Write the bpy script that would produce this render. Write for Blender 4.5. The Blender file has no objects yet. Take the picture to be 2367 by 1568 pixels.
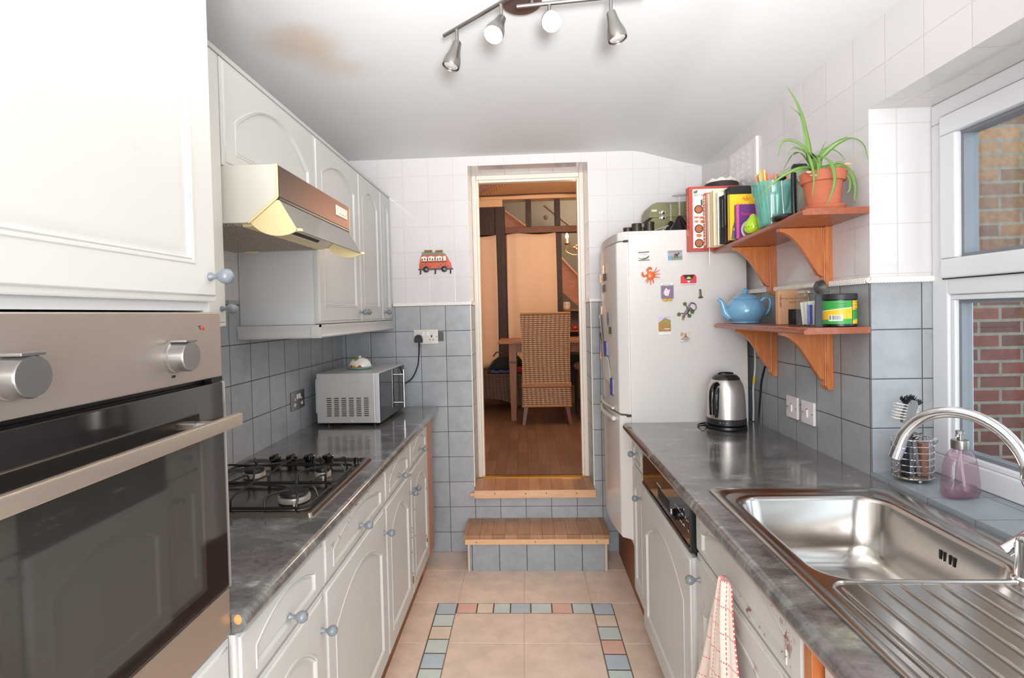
import bpy, bmesh, math, random
from math import sin, cos, pi, sqrt, radians
from mathutils import Matrix, Vector

C = bpy.context.scene.collection
SC = bpy.context.scene

# ------------------------------------------------------------------ camera, world, lights, exposure
YAW, PITCH, ROLL, FPX = .046, .020, .0235, 1242.0
cy, sy, cp, sp = cos(YAW), sin(YAW), cos(PITCH), sin(PITCH)
Fv = Vector((-sy*cp, cy*cp, -sp)); Rv = Vector((cy, sy, 0)); Uv = Rv.cross(Fv)
R2 = Rv*cos(ROLL) - Uv*sin(ROLL); U2 = Rv*sin(ROLL) + Uv*cos(ROLL)
cam = bpy.data.cameras.new('camera'); co = bpy.data.objects.new('camera', cam); C.objects.link(co)
cam.sensor_width = 36; cam.sensor_fit = 'HORIZONTAL'; cam.lens = FPX*36/2367
cam.shift_x = 27.08/2367; cam.shift_y = -33.82/2367
cam.clip_start = .02; cam.clip_end = 60
co.matrix_world = Matrix(((R2.x, U2.x, -Fv.x, 0), (R2.y, U2.y, -Fv.y, 0), (R2.z, U2.z, -Fv.z, 1.45), (0, 0, 0, 1)))
SC.camera = co
SC.view_settings.view_transform = 'Standard'; SC.view_settings.look = 'None'
SC.view_settings.gamma = 1; SC.view_settings.use_curve_mapping = False
SC.view_settings.exposure = 0.60

W = bpy.data.worlds.new('world'); SC.world = W; W.use_nodes = True
W.node_tree.nodes['Background'].inputs[0].default_value = (.80, .90, 1.0, 1)
W.node_tree.nodes['Background'].inputs[1].default_value = 1.7

def light(name, kind, loc, energy, color=(1, 1, 1), target=None, **kw):
    l = bpy.data.lights.new(name, kind); o = bpy.data.objects.new(name, l); C.objects.link(o)
    o.location = loc; l.energy = energy; l.color = color
    for k, v in kw.items(): setattr(l, k, v)
    if target is not None:
        o.rotation_euler = (Vector(target)-Vector(loc)).to_track_quat('-Z', 'Y').to_euler()
    return o
# the photographer's flash: one head bounced off the ceiling, a weak one straight ahead
light('bounce_flash', 'SPOT', (.10, -.25, 1.50), 228, (.93, .975, 1.0), (.12, 1.35, 2.4), spot_size=1.2, spot_blend=1.0, shadow_soft_size=.12)
light('back_fill', 'AREA', (.0, -1.84, 1.25), 60, (.90, .955, 1.0), (.0, 1, 1.15), shape='RECTANGLE', size=1.7, size_y=2.0)  # added soft fill at the back wall, no known source there
light('ceiling_bounce', 'AREA', (.12, -.1, 2.37), 2, (.95, .97, 1), (.12, .35, 0), shape='RECTANGLE', size=1.0, size_y=1.3)
light('camera_flash', 'POINT', (0, -.30, 1.62), 7.5, (.95, .975, 1), shadow_soft_size=.03)
# daylight gathered at the window opening
light('window_daylight', 'AREA', (1.44, .95, 1.50), 2, (.78, .89, 1.0), (0, 1.0, 1.3), shape='RECTANGLE', size=1.2, size_y=1.15)
SC.cycles.diffuse_bounces = 8; SC.cycles.max_bounces = 14; SC.cycles.transparent_max_bounces = 16

# ------------------------------------------------------------------ materials
def lin(c):
    return tuple(((x/255)/12.92 if x/255 <= .04045 else ((x/255+.055)/1.055)**2.4) for x in c)

class NT:
    def __init__(s, name):
        s.m = bpy.data.materials.new(name); s.m.use_nodes = True; s.t = s.m.node_tree
        s.b = s.t.nodes['Principled BSDF']; s.out = s.t.nodes['Material Output']
    def n(s, typ, **kw):
        x = s.t.nodes.new(typ)
        for k, v in kw.items(): setattr(x, k, v)
        return x
    def l(s, a, b): s.t.links.new(a, b)
    def val(s, sock, v):
        if hasattr(v, 'is_output'): s.l(v, sock)
        else: sock.default_value = v
    def math(s, op, a, b=None, c=None):
        x = s.n('ShaderNodeMath', operation=op); s.val(x.inputs[0], a)
        if b is not None: s.val(x.inputs[1], b)
        if c is not None: s.val(x.inputs[2], c)
        return x.outputs[0]
    def mix(s, f, a, b):
        x = s.n('ShaderNodeMix', data_type='RGBA'); s.val(x.inputs[0], f)
        s.val(x.inputs[6], (*a, 1) if isinstance(a, tuple) else a); s.val(x.inputs[7], (*b, 1) if isinstance(b, tuple) else b)
        return x.outputs[2]
    def noise(s, scale, vec=None, detail=3, rough=.55, dist=0):
        x = s.n('ShaderNodeTexNoise'); x.inputs['Scale'].default_value = scale; x.inputs['Detail'].default_value = detail
        x.inputs['Roughness'].default_value = rough; x.inputs['Distortion'].default_value = dist
        if vec is not None: s.l(vec, x.inputs['Vector'])
        return x.outputs['Fac']
    def coord(s, which='Object', scale=None):
        t = s.n('ShaderNodeTexCoord').outputs[which]
        if scale is None: return t
        m = s.n('ShaderNodeMapping'); m.inputs['Scale'].default_value = scale; s.l(t, m.inputs[0]); return m.outputs[0]
    def ramp(s, f, stops):
        x = s.n('ShaderNodeValToRGB'); s.l(f, x.inputs[0]); e = x.color_ramp.elements
        while len(e) < len(stops): e.new(.5)
        for q, (p, c) in zip(e, stops): q.position = p; q.color = (*c, 1)
        return x.outputs[0]
    def smooth(s, f, a, b):
        x = s.n('ShaderNodeMapRange', interpolation_type='SMOOTHSTEP'); s.l(f, x.inputs[0])
        x.inputs[1].default_value = a; x.inputs[2].default_value = b; return x.outputs[0]
    def bump(s, h, strength=.3, dist=.002):
        x = s.n('ShaderNodeBump'); x.inputs['Strength'].default_value = strength; x.inputs['Distance'].default_value = dist
        s.l(h, x.inputs['Height']); s.l(x.outputs[0], s.b.inputs['Normal'])
    def set(s, **kw):
        for k, v in kw.items():
            s.val(s.b.inputs[{'col': 'Base Color', 'rough': 'Roughness', 'metal': 'Metallic', 'coat': 'Coat Weight', 'ior': 'IOR',
                              'coatr': 'Coat Roughness', 'spec': 'Specular IOR Level', 'ecol': 'Emission Color', 'estr': 'Emission Strength',
                              'sheen': 'Sheen Weight', 'aniso': 'Anisotropic', 'sub': 'Subsurface Weight'}[k]], (*v, 1) if isinstance(v, tuple) and len(v) == 3 else v)
        return s

def plain(name, rgb, rough=.5, metal=0, var=.08, scale=12, bump=0, bscale=60, vec=None, **kw):
    """solid colour with slight procedural unevenness"""
    t = NT(name); c = lin(rgb); co_ = t.coord('Object', vec)
    d = tuple(x*(1-var) for x in c); h = tuple(min(1, x*(1+var)) for x in c)
    t.set(col=t.mix(t.noise(scale, co_), d, h), rough=rough, metal=metal, **kw)
    if bump: t.bump(t.noise(bscale, co_), bump, .001)
    return t.m

def brushed(name, rgb, rough=.3, vec=(1, 40, 1), metal=.82):
    t = NT(name); c = lin(rgb); n = t.noise(18, t.coord('Object', vec), 4)
    t.set(col=t.mix(n, tuple(x*.86 for x in c), tuple(min(1, x*1.08) for x in c)), metal=metal, rough=t.math('ADD', t.math('MULTIPLY', n, .14), rough))
    return t.m

def wood(name, a, b, rough=.4, vec=(1, 12, 12), scale=6, coat=0):
    t = NT(name); co_ = t.coord('Object', vec); n = t.noise(scale, co_, 5, .6, .8)
    t.set(col=t.ramp(n, [(.3, lin(a)), (.52, lin(b)), (.7, lin(a))]), rough=rough, coat=coat)
    t.bump(n, .12, .001); return t.m

def clear(name, tint, gloss_rough=.03, body=0.0, body_rgb=(255, 255, 255), ior=1.45):
    """thin glass: tinted see-through, fresnel reflection, optional cloudiness"""
    t = NT(name); tr = t.n('ShaderNodeBsdfTransparent'); tr.inputs[0].default_value = (*tint, 1)
    gl = t.n('ShaderNodeBsdfGlossy'); gl.inputs['Roughness'].default_value = gloss_rough
    lw = t.n('ShaderNodeLayerWeight'); lw.inputs[0].default_value = .5; sch = t.math('POWER', lw.outputs['Facing'], 5.0)
    mx = t.n('ShaderNodeMixShader'); t.l(t.math('ADD', t.math('MULTIPLY', sch, .8), t.math('ADD', .035, t.math('MULTIPLY', t.noise(9), .02))), mx.inputs[0])
    src = tr.outputs[0]
    if body:
        df = t.n('ShaderNodeBsdfDiffuse'); df.inputs[0].default_value = (*lin(body_rgb), 1)
        m2 = t.n('ShaderNodeMixShader'); m2.inputs[0].default_value = body; t.l(src, m2.inputs[1]); t.l(df.outputs[0], m2.inputs[2]); src = m2.outputs[0]
    t.l(src, mx.inputs[1]); t.l(gl.outputs[0], mx.inputs[2]); t.l(mx.outputs[0], t.out.inputs[0]); t.t.nodes.remove(t.b)
    return t.m

def tiles(name, x0, y0, z0, p, tile, grout, rough, g=.003, mott=.12, mscale=22, bump=.25, vary=.05, pz=None, mott2=None):
    """square wall tiles laid on world axes; x0,y0,z0 are joint positions, p the pitch"""
    t = NT(name); geo = t.n('ShaderNodeNewGeometry'); P = t.n('ShaderNodeSeparateXYZ'); N = t.n('ShaderNodeSeparateXYZ')
    t.l(geo.outputs['Position'], P.inputs[0]); t.l(geo.outputs['True Normal'], N.inputs[0]); pz = pz or p
    X = t.math('DIVIDE', t.math('SUBTRACT', P.outputs[0], x0), p); Y = t.math('DIVIDE', t.math('SUBTRACT', P.outputs[1], y0), p)
    Z = t.math('DIVIDE', t.math('SUBTRACT', P.outputs[2], z0), pz)
    nx = t.math('GREATER_THAN', t.math('ABSOLUTE', N.outputs[0]), .6); nz = t.math('GREATER_THAN', t.math('ABSOLUTE', N.outputs[2]), .6)
    def sel(f, a, b): return t.math('ADD', t.math('MULTIPLY', f, b), t.math('MULTIPLY', t.math('SUBTRACT', 1.0, f), a))
    u = sel(nx, X, Y); v = sel(nz, Z, Y)
    def dist(q, pp):
        f = t.math('FRACT', q); return t.math('MULTIPLY', t.math('MINIMUM', f, t.math('SUBTRACT', 1.0, f)), pp)
    d = t.math('MINIMUM', dist(u, p), dist(v, pz))
    k = t.smooth(d, g*.35, g*.65); hb = t.smooth(d, g*.3, g*1.3)
    cid = t.n('ShaderNodeCombineXYZ'); t.l(t.math('FLOOR', u), cid.inputs[0]); t.l(t.math('FLOOR', v), cid.inputs[1])
    wn = t.n('ShaderNodeTexWhiteNoise', noise_dimensions='3D'); t.l(cid.outputs[0], wn.inputs[0])
    c = lin(tile); nn = t.noise(mscale, geo.outputs['Position'], 6, .62)
    f = t.math('ADD', t.math('MULTIPLY', t.math('SUBTRACT', nn, .5), mott*4), t.math('MULTIPLY', t.math('SUBTRACT', wn.outputs[0], .5), vary*2))
    cm = t.n('ShaderNodeMix', data_type='RGBA', blend_type='MULTIPLY'); cm.inputs[0].default_value = 1
    cm.inputs[6].default_value = (*c, 1); cc = t.n('ShaderNodeCombineColor')
    for i in range(3): t.l(t.math('ADD', 1.0, f), cc.inputs[i])
    t.l(cc.outputs[0], cm.inputs[7])
    t.set(col=t.mix(k, lin(grout), cm.outputs[2]), rough=t.math('ADD', t.math('MULTIPLY', t.math('SUBTRACT', 1.0, k), .5), rough))
    t.bump(t.math('ADD', hb, t.math('MULTIPLY', nn, mott*2)), bump, .002)
    return t.m

def paint(name, rgb, rough=.34, wear=0.0):
    """brushed cabinet paint; wear>0 lets brown timber show at chipped spots"""
    t = NT(name); c = lin(rgb); co_ = t.coord('Object')
    n = t.noise(7, co_); col = t.mix(n, tuple(x*.965 for x in c), tuple(min(1, x*1.015) for x in c))
    vo = t.n('ShaderNodeTexVoronoi'); vo.inputs['Scale'].default_value = 3.1; t.l(co_, vo.inputs['Vector'])
    knot = t.math('SUBTRACT', 1.0, t.smooth(vo.outputs['Distance'], .012, .05))
    col = t.mix(t.math('MULTIPLY', knot, .28), col, lin((205, 160, 118)))
    if wear:
        a = t.n('ShaderNodeAttribute'); a.attribute_name = 'wear'
        w = t.math('MULTIPLY', a.outputs['Fac'], t.smooth(t.noise(26, co_, 4, .7), .66-wear*.12, .69-wear*.12))
        col = t.mix(w, col, lin((120, 62, 34)))
    t.set(col=col, rough=rough, coat=.15, coatr=.2); t.bump(t.noise(40, t.coord('Object', (1, 1, .06))), .05, .001)
    return t.m

M = {}
M['white'] = paint('white_cabinet_paint', (210, 209, 205), .46); M['worn'] = paint('worn_white_cabinet_paint', (209, 207, 202), .36, .5)
M['carc'] = plain('white_melamine', (222, 222, 221), .4, var=.02)
M['knob'] = plain('grey_blue_knob_paint', (124, 131, 138), .25, var=.06, coat=.4)
M['gw'] = tiles('white_wall_tiles_far', -.7215, 3.243, 1.525, .1535, (220, 214, 213), (204, 194, 190), .09, .0026, .012, 5, .18, .012)
M['gwr'] = tiles('white_wall_tiles_side', 1.146, 1.782, 1.545, .1525, (216, 211, 210), (200, 190, 186), .09, .0026, .012, 5, .18, .012)
M['gg'] = tiles('grey_wall_tiles_far', -.327, 1.984, 1.507, .1545, (170, 173, 176), (84, 82, 84), .3, .0034, .13, 16, .35, .05, .1540)
M['ggr'] = tiles('grey_wall_tiles_side', 1.216, 1.864, 1.373, .1525, (160, 163, 165), (82, 80, 82), .3, .0034, .13, 16, .35, .05)
M['sill'] = tiles('grey_sill_tiles', 1.063, 1.625, .3, .1525, (140, 150, 156), (112, 110, 106), .28, .003, .08, 18, .3, .04)
M['dado'] = plain('white_dado_trim', (240, 234, 226), .2, var=.02)
def _ceil():
    t = NT('ceiling_paint'); P = t.n('ShaderNodeNewGeometry').outputs['Position']; c = lin((230, 229, 229))
    def blob(x, y, r):
        d = t.n('ShaderNodeVectorMath', operation='DISTANCE'); t.l(P, d.inputs[0]); d.inputs[1].default_value = (x, y, 2.4)
        return t.math('SUBTRACT', 1.0, t.smooth(t.math('ADD', d.outputs['Value'], t.math('MULTIPLY', t.noise(6, P), .12)), .09, r))
    st = t.math('ADD', t.math('MULTIPLY', blob(-.755, 1.85, .26), .45), t.math('MULTIPLY', blob(-.68, 2.03, .22), .25))
    col = t.mix(t.noise(2.2, P), tuple(x*.95 for x in c), c)
    t.set(col=t.mix(t.math('MINIMUM', st, .6), col, lin((196, 160, 118))), rough=.6); t.bump(t.noise(14, P, 5), .18, .006)
    return t.m
M['ceil'] = _ceil()
M['plaster'] = plain('white_plaster', (225, 220, 215), .7, var=.03, scale=3)
def _worktop():
    t = NT('dark_mottled_laminate'); P = t.n('ShaderNodeNewGeometry').outputs['Position']
    mp = t.n('ShaderNodeMapping'); mp.inputs['Rotation'].default_value = (0, 0, .6); mp.inputs['Scale'].default_value = (1, 1.7, 1.3); t.l(P, mp.inputs[0])
    a = t.noise(8, mp.outputs[0], 10, .74, .35); b = t.noise(3.2, P, 4, .6); c = t.noise(30, mp.outputs[0], 5, .7)
    col = t.ramp(a, [(.34, lin((58, 55, 55))), (.48, lin((96, 93, 91))), (.6, lin((124, 122, 119))), (.72, lin((190, 192, 187)))])
    col = t.mix(t.smooth(b, .5, .68), col, t.ramp(c, [(.35, lin((84, 72, 74))), (.7, lin((128, 116, 116)))]))
    t.set(col=col, rough=t.math('ADD', .14, t.math('MULTIPLY', c, .10)), spec=.6, ior=1.5, coat=.7, coatr=.09); return t.m
M['top'] = _worktop()
M['steel'] = brushed('brushed_steel', (205, 196, 188), .28); M['steelv'] = brushed('brushed_steel_upright', (206, 198, 192), .26, (1, 1, 40))
M['sink'] = plain('sink_steel', (196, 190, 184), .2, 1, .06, 3); M['chrome'] = plain('chrome', (232, 232, 234), .07, 1, .03)
M['satin'] = plain('satin_nickel', (150, 145, 140), .3, .95, .04, 4)
M['black'] = plain('black_plastic', (22, 22, 23), .3, var=.1); M['blackgl'] = plain('black_gloss', (14, 13, 13), .06, var=.1, spec=.6)
M['ovenglass'] = plain('dark_oven_glass', (34, 31, 30), .06, var=.12, scale=3, spec=.7, coat=.6, coatr=.04)
M['iron'] = plain('black_enamel', (28, 26, 26), .35, var=.15)
M['orange'] = wood('orange_pine', (206, 128, 70), (186, 104, 50), .38, (14, 14, 1.2), 4, .3)
M['orangeh'] = wood('orange_pine_shelf', (168, 92, 58), (146, 74, 44), .34, (14, 1.2, 14), 4, .3)
M['pine'] = wood('pale_beech', (240, 196, 156), (228, 178, 134), .4, (1.2, 14, 14), 4, .1)
M['plinth'] = wood('brown_plinth_wood', (150, 96, 56), (132, 80, 44), .5, (10, 1, 10), 3)
def _parquet(name, w, l, a, b, c, rot, rough):
    t = NT(name); P = t.n('ShaderNodeNewGeometry').outputs['Position']; mp = t.n('ShaderNodeMapping'); t.l(P, mp.inputs[0]); mp.inputs['Rotation'].default_value = (0, 0, rot)
    br = t.n('ShaderNodeTexBrick', offset=.37); t.l(mp.outputs[0], br.inputs['Vector'])
    for k, v in (('Scale', 1), ('Mortar Size', .0012), ('Brick Width', l), ('Row Height', w), ('Bias', -.1)): br.inputs[k].default_value = v
    br.inputs['Color1'].default_value = (*lin(a), 1); br.inputs['Color2'].default_value = (*lin(b), 1); br.inputs['Mortar'].default_value = (*lin(c), 1)
    m2 = t.n('ShaderNodeMapping'); t.l(mp.outputs[0], m2.inputs[0]); m2.inputs['Scale'].default_value = (2, 30, 2)
    n = t.noise(3, m2.outputs[0], 5, .6, .4)
    g = t.n('ShaderNodeMix', data_type='RGBA', blend_type='MULTIPLY'); g.inputs[0].default_value = .55; t.l(br.outputs[0], g.inputs[6])
    t.l(t.ramp(n, [(.25, (.45, .42, .4)), (.6, (1, 1, 1))]), g.inputs[7]); t.set(col=g.outputs[2], rough=rough); return t.m
M['tread'] = _parquet('step_parquet', .07, .5, (190, 144, 108), (158, 114, 84), (104, 70, 48), pi/2, .38)
M['parquet'] = _parquet('dark_parquet', .075, .34, (126, 96, 78), (104, 78, 62), (66, 50, 40), pi/2, .42)
def _brick():
    t = NT('stock_brick'); P = t.n('ShaderNodeNewGeometry').outputs['Position']; s = t.n('ShaderNodeSeparateXYZ'); t.l(P, s.inputs[0])
    cb = t.n('ShaderNodeCombineXYZ'); t.l(s.outputs[0], cb.inputs[0]); t.l(s.outputs[2], cb.inputs[1])
    br = t.n('ShaderNodeTexBrick'); t.l(cb.outputs[0], br.inputs['Vector'])
    for k, v in (('Scale', 1), ('Mortar Size', .009), ('Brick Width', .225), ('Row Height', .075), ('Mortar Smooth', .3), ('Bias', 0)): br.inputs[k].default_value = v
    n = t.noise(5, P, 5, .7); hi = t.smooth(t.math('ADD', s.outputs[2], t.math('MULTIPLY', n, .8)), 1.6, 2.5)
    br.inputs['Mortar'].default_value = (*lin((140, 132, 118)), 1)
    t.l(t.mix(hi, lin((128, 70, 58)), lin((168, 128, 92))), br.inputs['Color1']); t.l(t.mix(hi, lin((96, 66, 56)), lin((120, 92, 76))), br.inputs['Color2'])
    g = t.n('ShaderNodeMix', data_type='RGBA', blend_type='MULTIPLY'); g.inputs[0].default_value = .6; t.l(br.outputs[0], g.inputs[6])
    t.l(t.ramp(t.noise(24, P, 6, .7), [(.3, (.4, .4, .42)), (.6, (1, 1, 1))]), g.inputs[7]); t.set(col=g.outputs[2], rough=.9)
    t.bump(br.outputs['Fac'], -.6, .006); return t.m
M['brick'] = _brick()
M['upvc'] = plain('white_window_plastic', (224, 224, 226), .25, var=.02); M['pane'] = clear('window_glass', (.93, .95, .95), .01)
M['gasket'] = plain('grey_glazing_spacer', (120, 124, 130), .4); M['rubber'] = plain('black_rubber', (24, 24, 26), .5)
M['cream'] = plain('cream_gloss_paint', (238, 226, 212), .3, var=.03); M['brass'] = plain('brass', (226, 176, 84), .25, 1, .05)
M['fridge'] = plain('white_fridge_enamel', (216, 209, 204), .3, var=.015, scale=3, bump=.03, bscale=200)
M['fridged'] = plain('fridge_door_enamel', (218, 212, 206), .22, var=.015, scale=3)
M['teal'] = plain('blue_glazed_pottery', (118, 172, 206), .12, var=.05, coat=.5); M['terra'] = plain('terracotta', (190, 104, 74), .75, var=.18, scale=14, bump=.15)
M['paper'] = plain('white_paper', (238, 234, 228), .7, var=.03); M['wire'] = plain('steel_wire', (206, 204, 200), .18, 1, .12, 30)
M['yellowp'] = plain('yellowed_plastic', (240, 222, 170), .38, var=.05); M['hoodw'] = plain('white_hood_enamel', (222, 218, 206), .35, var=.025)
M['towel'] = None

def add_attr_mat(): pass

# ------------------------------------------------------------------ mesh builder
class MB:
    def __init__(s, T=None): s.v = []; s.f = []; s.mi = []; s.k = 0; s.T = T; s.w = {}; s.uv = None
    def _add(s, vs, fs):
        o = len(s.v); T = s.T
        s.v += [tuple(T @ Vector(p)) if T is not None else tuple(p) for p in vs]
        s.f += [tuple(i+o for i in f) for f in fs]; s.mi += [s.k]*len(fs); return o
    def _bm(s, bm):
        bm.verts.index_update(); s._add([v.co[:] for v in bm.verts], [[v.index for v in f.verts] for f in bm.faces]); bm.free()
    def box(s, x0, x1, y0, y1, z0, z1, b=0, seg=2):
        bm = bmesh.new(); bmesh.ops.create_cube(bm, size=1)
        for v in bm.verts: v.co = ((x0+x1)/2+v.co.x*(x1-x0), (y0+y1)/2+v.co.y*(y1-y0), (z0+z1)/2+v.co.z*(z1-z0))
        if b: bmesh.ops.bevel(bm, geom=bm.edges[:], offset=min(b, .49*min(abs(x1-x0), abs(y1-y0), abs(z1-z0))), segments=seg, affect='EDGES', profile=.5)
        s._bm(bm); return s
    def loft(s, rings, closed=True, cap=True, loop=False):
        n = len(rings[0]); o = s._add([p for r in rings for p in r], []); fs = []; m = len(rings)
        for i in range(m if loop else m-1):
            for j in range(n if closed else n-1):
                a = o+i*n+j; b = o+i*n+(j+1) % n; i2 = (i+1) % m; fs.append((a, b, o+i2*n+(j+1) % n, o+i2*n+j))
        if cap and not loop: fs += [tuple(o+j for j in reversed(range(n))), tuple(o+(m-1)*n+j for j in range(n))]
        s.f += fs; s.mi += [s.k]*len(fs); return s
    def tube(s, pts, r, seg=8, closed=False, sub=0, flat=1.0):
        P = [Vector(p) for p in pts]
        if sub:
            Q = []; n = len(P); rr = r if isinstance(r, (list, tuple)) else [r]*n; R_ = []
            for i in range(n if closed else n-1):
                p0 = P[(i-1) % n] if closed or i > 0 else P[0]*2-P[1]; p1 = P[i]; p2 = P[(i+1) % n]; p3 = P[(i+2) % n] if closed or i+2 < n else p2*2-p1
                for k in range(sub):
                    t = k/sub; Q.append(.5*((2*p1)+(p2-p0)*t+(2*p0-5*p1+4*p2-p3)*t*t+(3*p1-p0-3*p2+p3)*t**3)); R_.append(rr[i]*(1-t)+rr[(i+1) % n]*t)
            if not closed: Q.append(P[-1]); R_.append(rr[-1])
            P = Q; r = R_
        n = len(P); rr = r if isinstance(r, (list, tuple)) else [r]*n; rings = []; up = None
        for i in range(n):
            d = (P[(i+1) % n]-P[i-1]) if closed or 0 < i < n-1 else (P[1]-P[0] if i == 0 else P[-1]-P[-2]); d.normalize()
            if up is None: up = Vector((0, 0, 1)) if abs(d.z) < .9 else Vector((1, 0, 0))
            up = (up-d*up.dot(d)); up.normalize(); w = d.cross(up)
            rings.append([P[i]+(up*cos(2*pi*k/seg)*flat+w*sin(2*pi*k/seg))*rr[i] for k in range(seg)])
        return s.loft(rings, True, True, closed)
    def lathe(s, prof, c=(0, 0, 0), seg=32, axis='Z', sx=1, sy=1):
        rings = []
        for r, z in prof:
            r = max(r, 1e-5); ring = []
            for k in range(seg):
                a = 2*pi*k/seg; u, v = r*cos(a)*sx, r*sin(a)*sy
                q = {'Z': (u, v, z), 'X': (z, u, v), 'Y': (v, z, u), '-X': (-z, v, u)}[axis]; ring.append((c[0]+q[0], c[1]+q[1], c[2]+q[2]))
            rings.append(ring)
        return s.loft(rings)
    def cyl(s, p0, p1, r0, r1=None, seg=20):
        return s.tube([p0, p1], [r0, r0 if r1 is None else r1], seg)
    def prism(s, pts, axis, a, b):
        """2-D outline (closed) pushed along an axis from a to b; axis X: (y,z), Y: (x,z), Z: (x,y)"""
        f = {'X': lambda p, d: (d, p[0], p[1]), 'Y': lambda p, d: (p[0], d, p[1]), 'Z': lambda p, d: (p[0], p[1], d)}[axis]
        return s.loft([[f(p, a) for p in pts], [f(p, b) for p in pts]])
    def sphere(s, c, r, sc=(1, 1, 1), seg=20, rings=12):
        prof = [(sin(pi*i/rings)*r, -cos(pi*i/rings)*r) for i in range(rings+1)]
        T0 = s.T; L = Matrix.Translation(Vector(c)) @ Matrix.Diagonal((*sc, 1)); s.T = L if T0 is None else T0 @ L
        s.lathe(prof, (0, 0, 0), seg); s.T = T0; return s
    def grid(s, fn, nu, nv, thick=0):
        pts = [[Vector(fn(i/nu, j/nv)) for i in range(nu+1)] for j in range(nv+1)]
        o = s._add([p for r in pts for p in r], [(j*(nu+1)+i, j*(nu+1)+i+1, (j+1)*(nu+1)+i+1, (j+1)*(nu+1)+i) for j in range(nv) for i in range(nu)])
        s.uv = s.uv or {}
        for j in range(nv+1):
            for i in range(nu+1): s.uv[o+j*(nu+1)+i] = (i/nu, j/nv)
        return s
    def poly(s, pts): s._add(pts, [tuple(range(len(pts)))]); return s
    def build(s, name, mat, parent=None, smooth=True, angle=38, solid=0, fix=True):
        r = root_loc(parent) if parent else None
        if r is None:
            xs = [p[0] for p in s.v]; ys = [p[1] for p in s.v]; zs = [p[2] for p in s.v]
            r = Vector(((min(xs)+max(xs))/2, (min(ys)+max(ys))/2, min(zs)))
        me = bpy.data.meshes.new(name); me.from_pydata([tuple(Vector(p)-r) for p in s.v], [], s.f)
        mats = mat if isinstance(mat, (list, tuple)) else [mat]
        for m in mats: me.materials.append(m)
        me.polygons.foreach_set('material_index', s.mi)
        if s.uv:
            ul = me.uv_layers.new(name='UVMap')
            for lp in me.loops: ul.data[lp.index].uv = s.uv.get(lp.vertex_index, (0, 0))
        if s.w:
            at = me.attributes.new('wear', 'FLOAT', 'POINT'); at.data.foreach_set('value', [s.w.get(i, 0.0) for i in range(len(s.v))])
        if fix:
            bm = bmesh.new(); bm.from_mesh(me); bmesh.ops.recalc_face_normals(bm, faces=bm.faces[:]); bm.to_mesh(me); bm.free()
        if smooth:
            me.polygons.foreach_set('use_smooth', [True]*len(me.polygons)); me.set_sharp_from_angle(angle=radians(angle))
        me.update()
        o = bpy.data.objects.new(name, me); C.objects.link(o)
        if smooth and fix and not s.uv:
            wn = o.modifiers.new('even_faces', 'WEIGHTED_NORMAL'); wn.keep_sharp = True; wn.weight = 60
        if parent: o.parent = parent; o['_r'] = list(r)
        else: o.location = r; o['_r'] = list(r)
        if solid:
            m = o.modifiers.new('thickness', 'SOLIDIFY'); m.thickness = solid; m.offset = 0
        return o

def root_loc(o): return Vector(o['_r'])
def thing(name, label, cat, loc, group=None):
    o = bpy.data.objects.new(name, None); C.objects.link(o); o.location = loc; o['_r'] = list(loc); o.empty_display_size = .05
    o['label'] = label; o['category'] = cat
    if group: o['group'] = group
    return o
def tag(o, label, cat, group=None):
    o['label'] = label; o['category'] = cat
    if group: o['group'] = group
    return o
def struct(o): o['kind'] = 'structure'; return o
def lab(o, s): o['label'] = s; return o
def dup(root, loc, label, group=None):
    r = root.copy(); C.objects.link(r); r.location = loc; r['label'] = label
    if group: r['group'] = group
    for ch in list(root.children):
        c = ch.copy(); C.objects.link(c); c.parent = r
        for g in list(ch.children): d = g.copy(); C.objects.link(d); d.parent = c
    return r
def frame(o, U, V): # 4x4 with columns U,V,N
    U = Vector(U); V = Vector(V); N = U.cross(V); return Matrix(((U.x, V.x, N.x, o[0]), (U.y, V.y, N.y, o[1]), (U.z, V.z, N.z, o[2]), (0, 0, 0, 1)))
FACE_CAM = lambda x, y, z: frame((x, y, z), (1, 0, 0), (0, 0, 1))      # plane that faces the camera (-Y)
def text(s, size, T, mat, parent, name='lettering', extrude=.0003, align='CENTER'):
    cu = bpy.data.curves.new(name, 'FONT'); cu.body = s; cu.size = size; cu.extrude = extrude; cu.align_x = align; cu.align_y = 'CENTER'
    tmp = bpy.data.objects.new('tmp', cu); C.objects.link(tmp)
    dg = bpy.context.evaluated_depsgraph_get(); me = bpy.data.meshes.new_from_object(tmp.evaluated_get(dg)); bpy.data.objects.remove(tmp); bpy.data.curves.remove(cu)
    r = root_loc(parent); me.transform(Matrix.Translation(-r) @ T); me.name = name; me.materials.clear(); me.materials.append(mat)
    o = bpy.data.objects.new(name, me); C.objects.link(o); o.parent = parent; o['_r'] = list(r); return o

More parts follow.
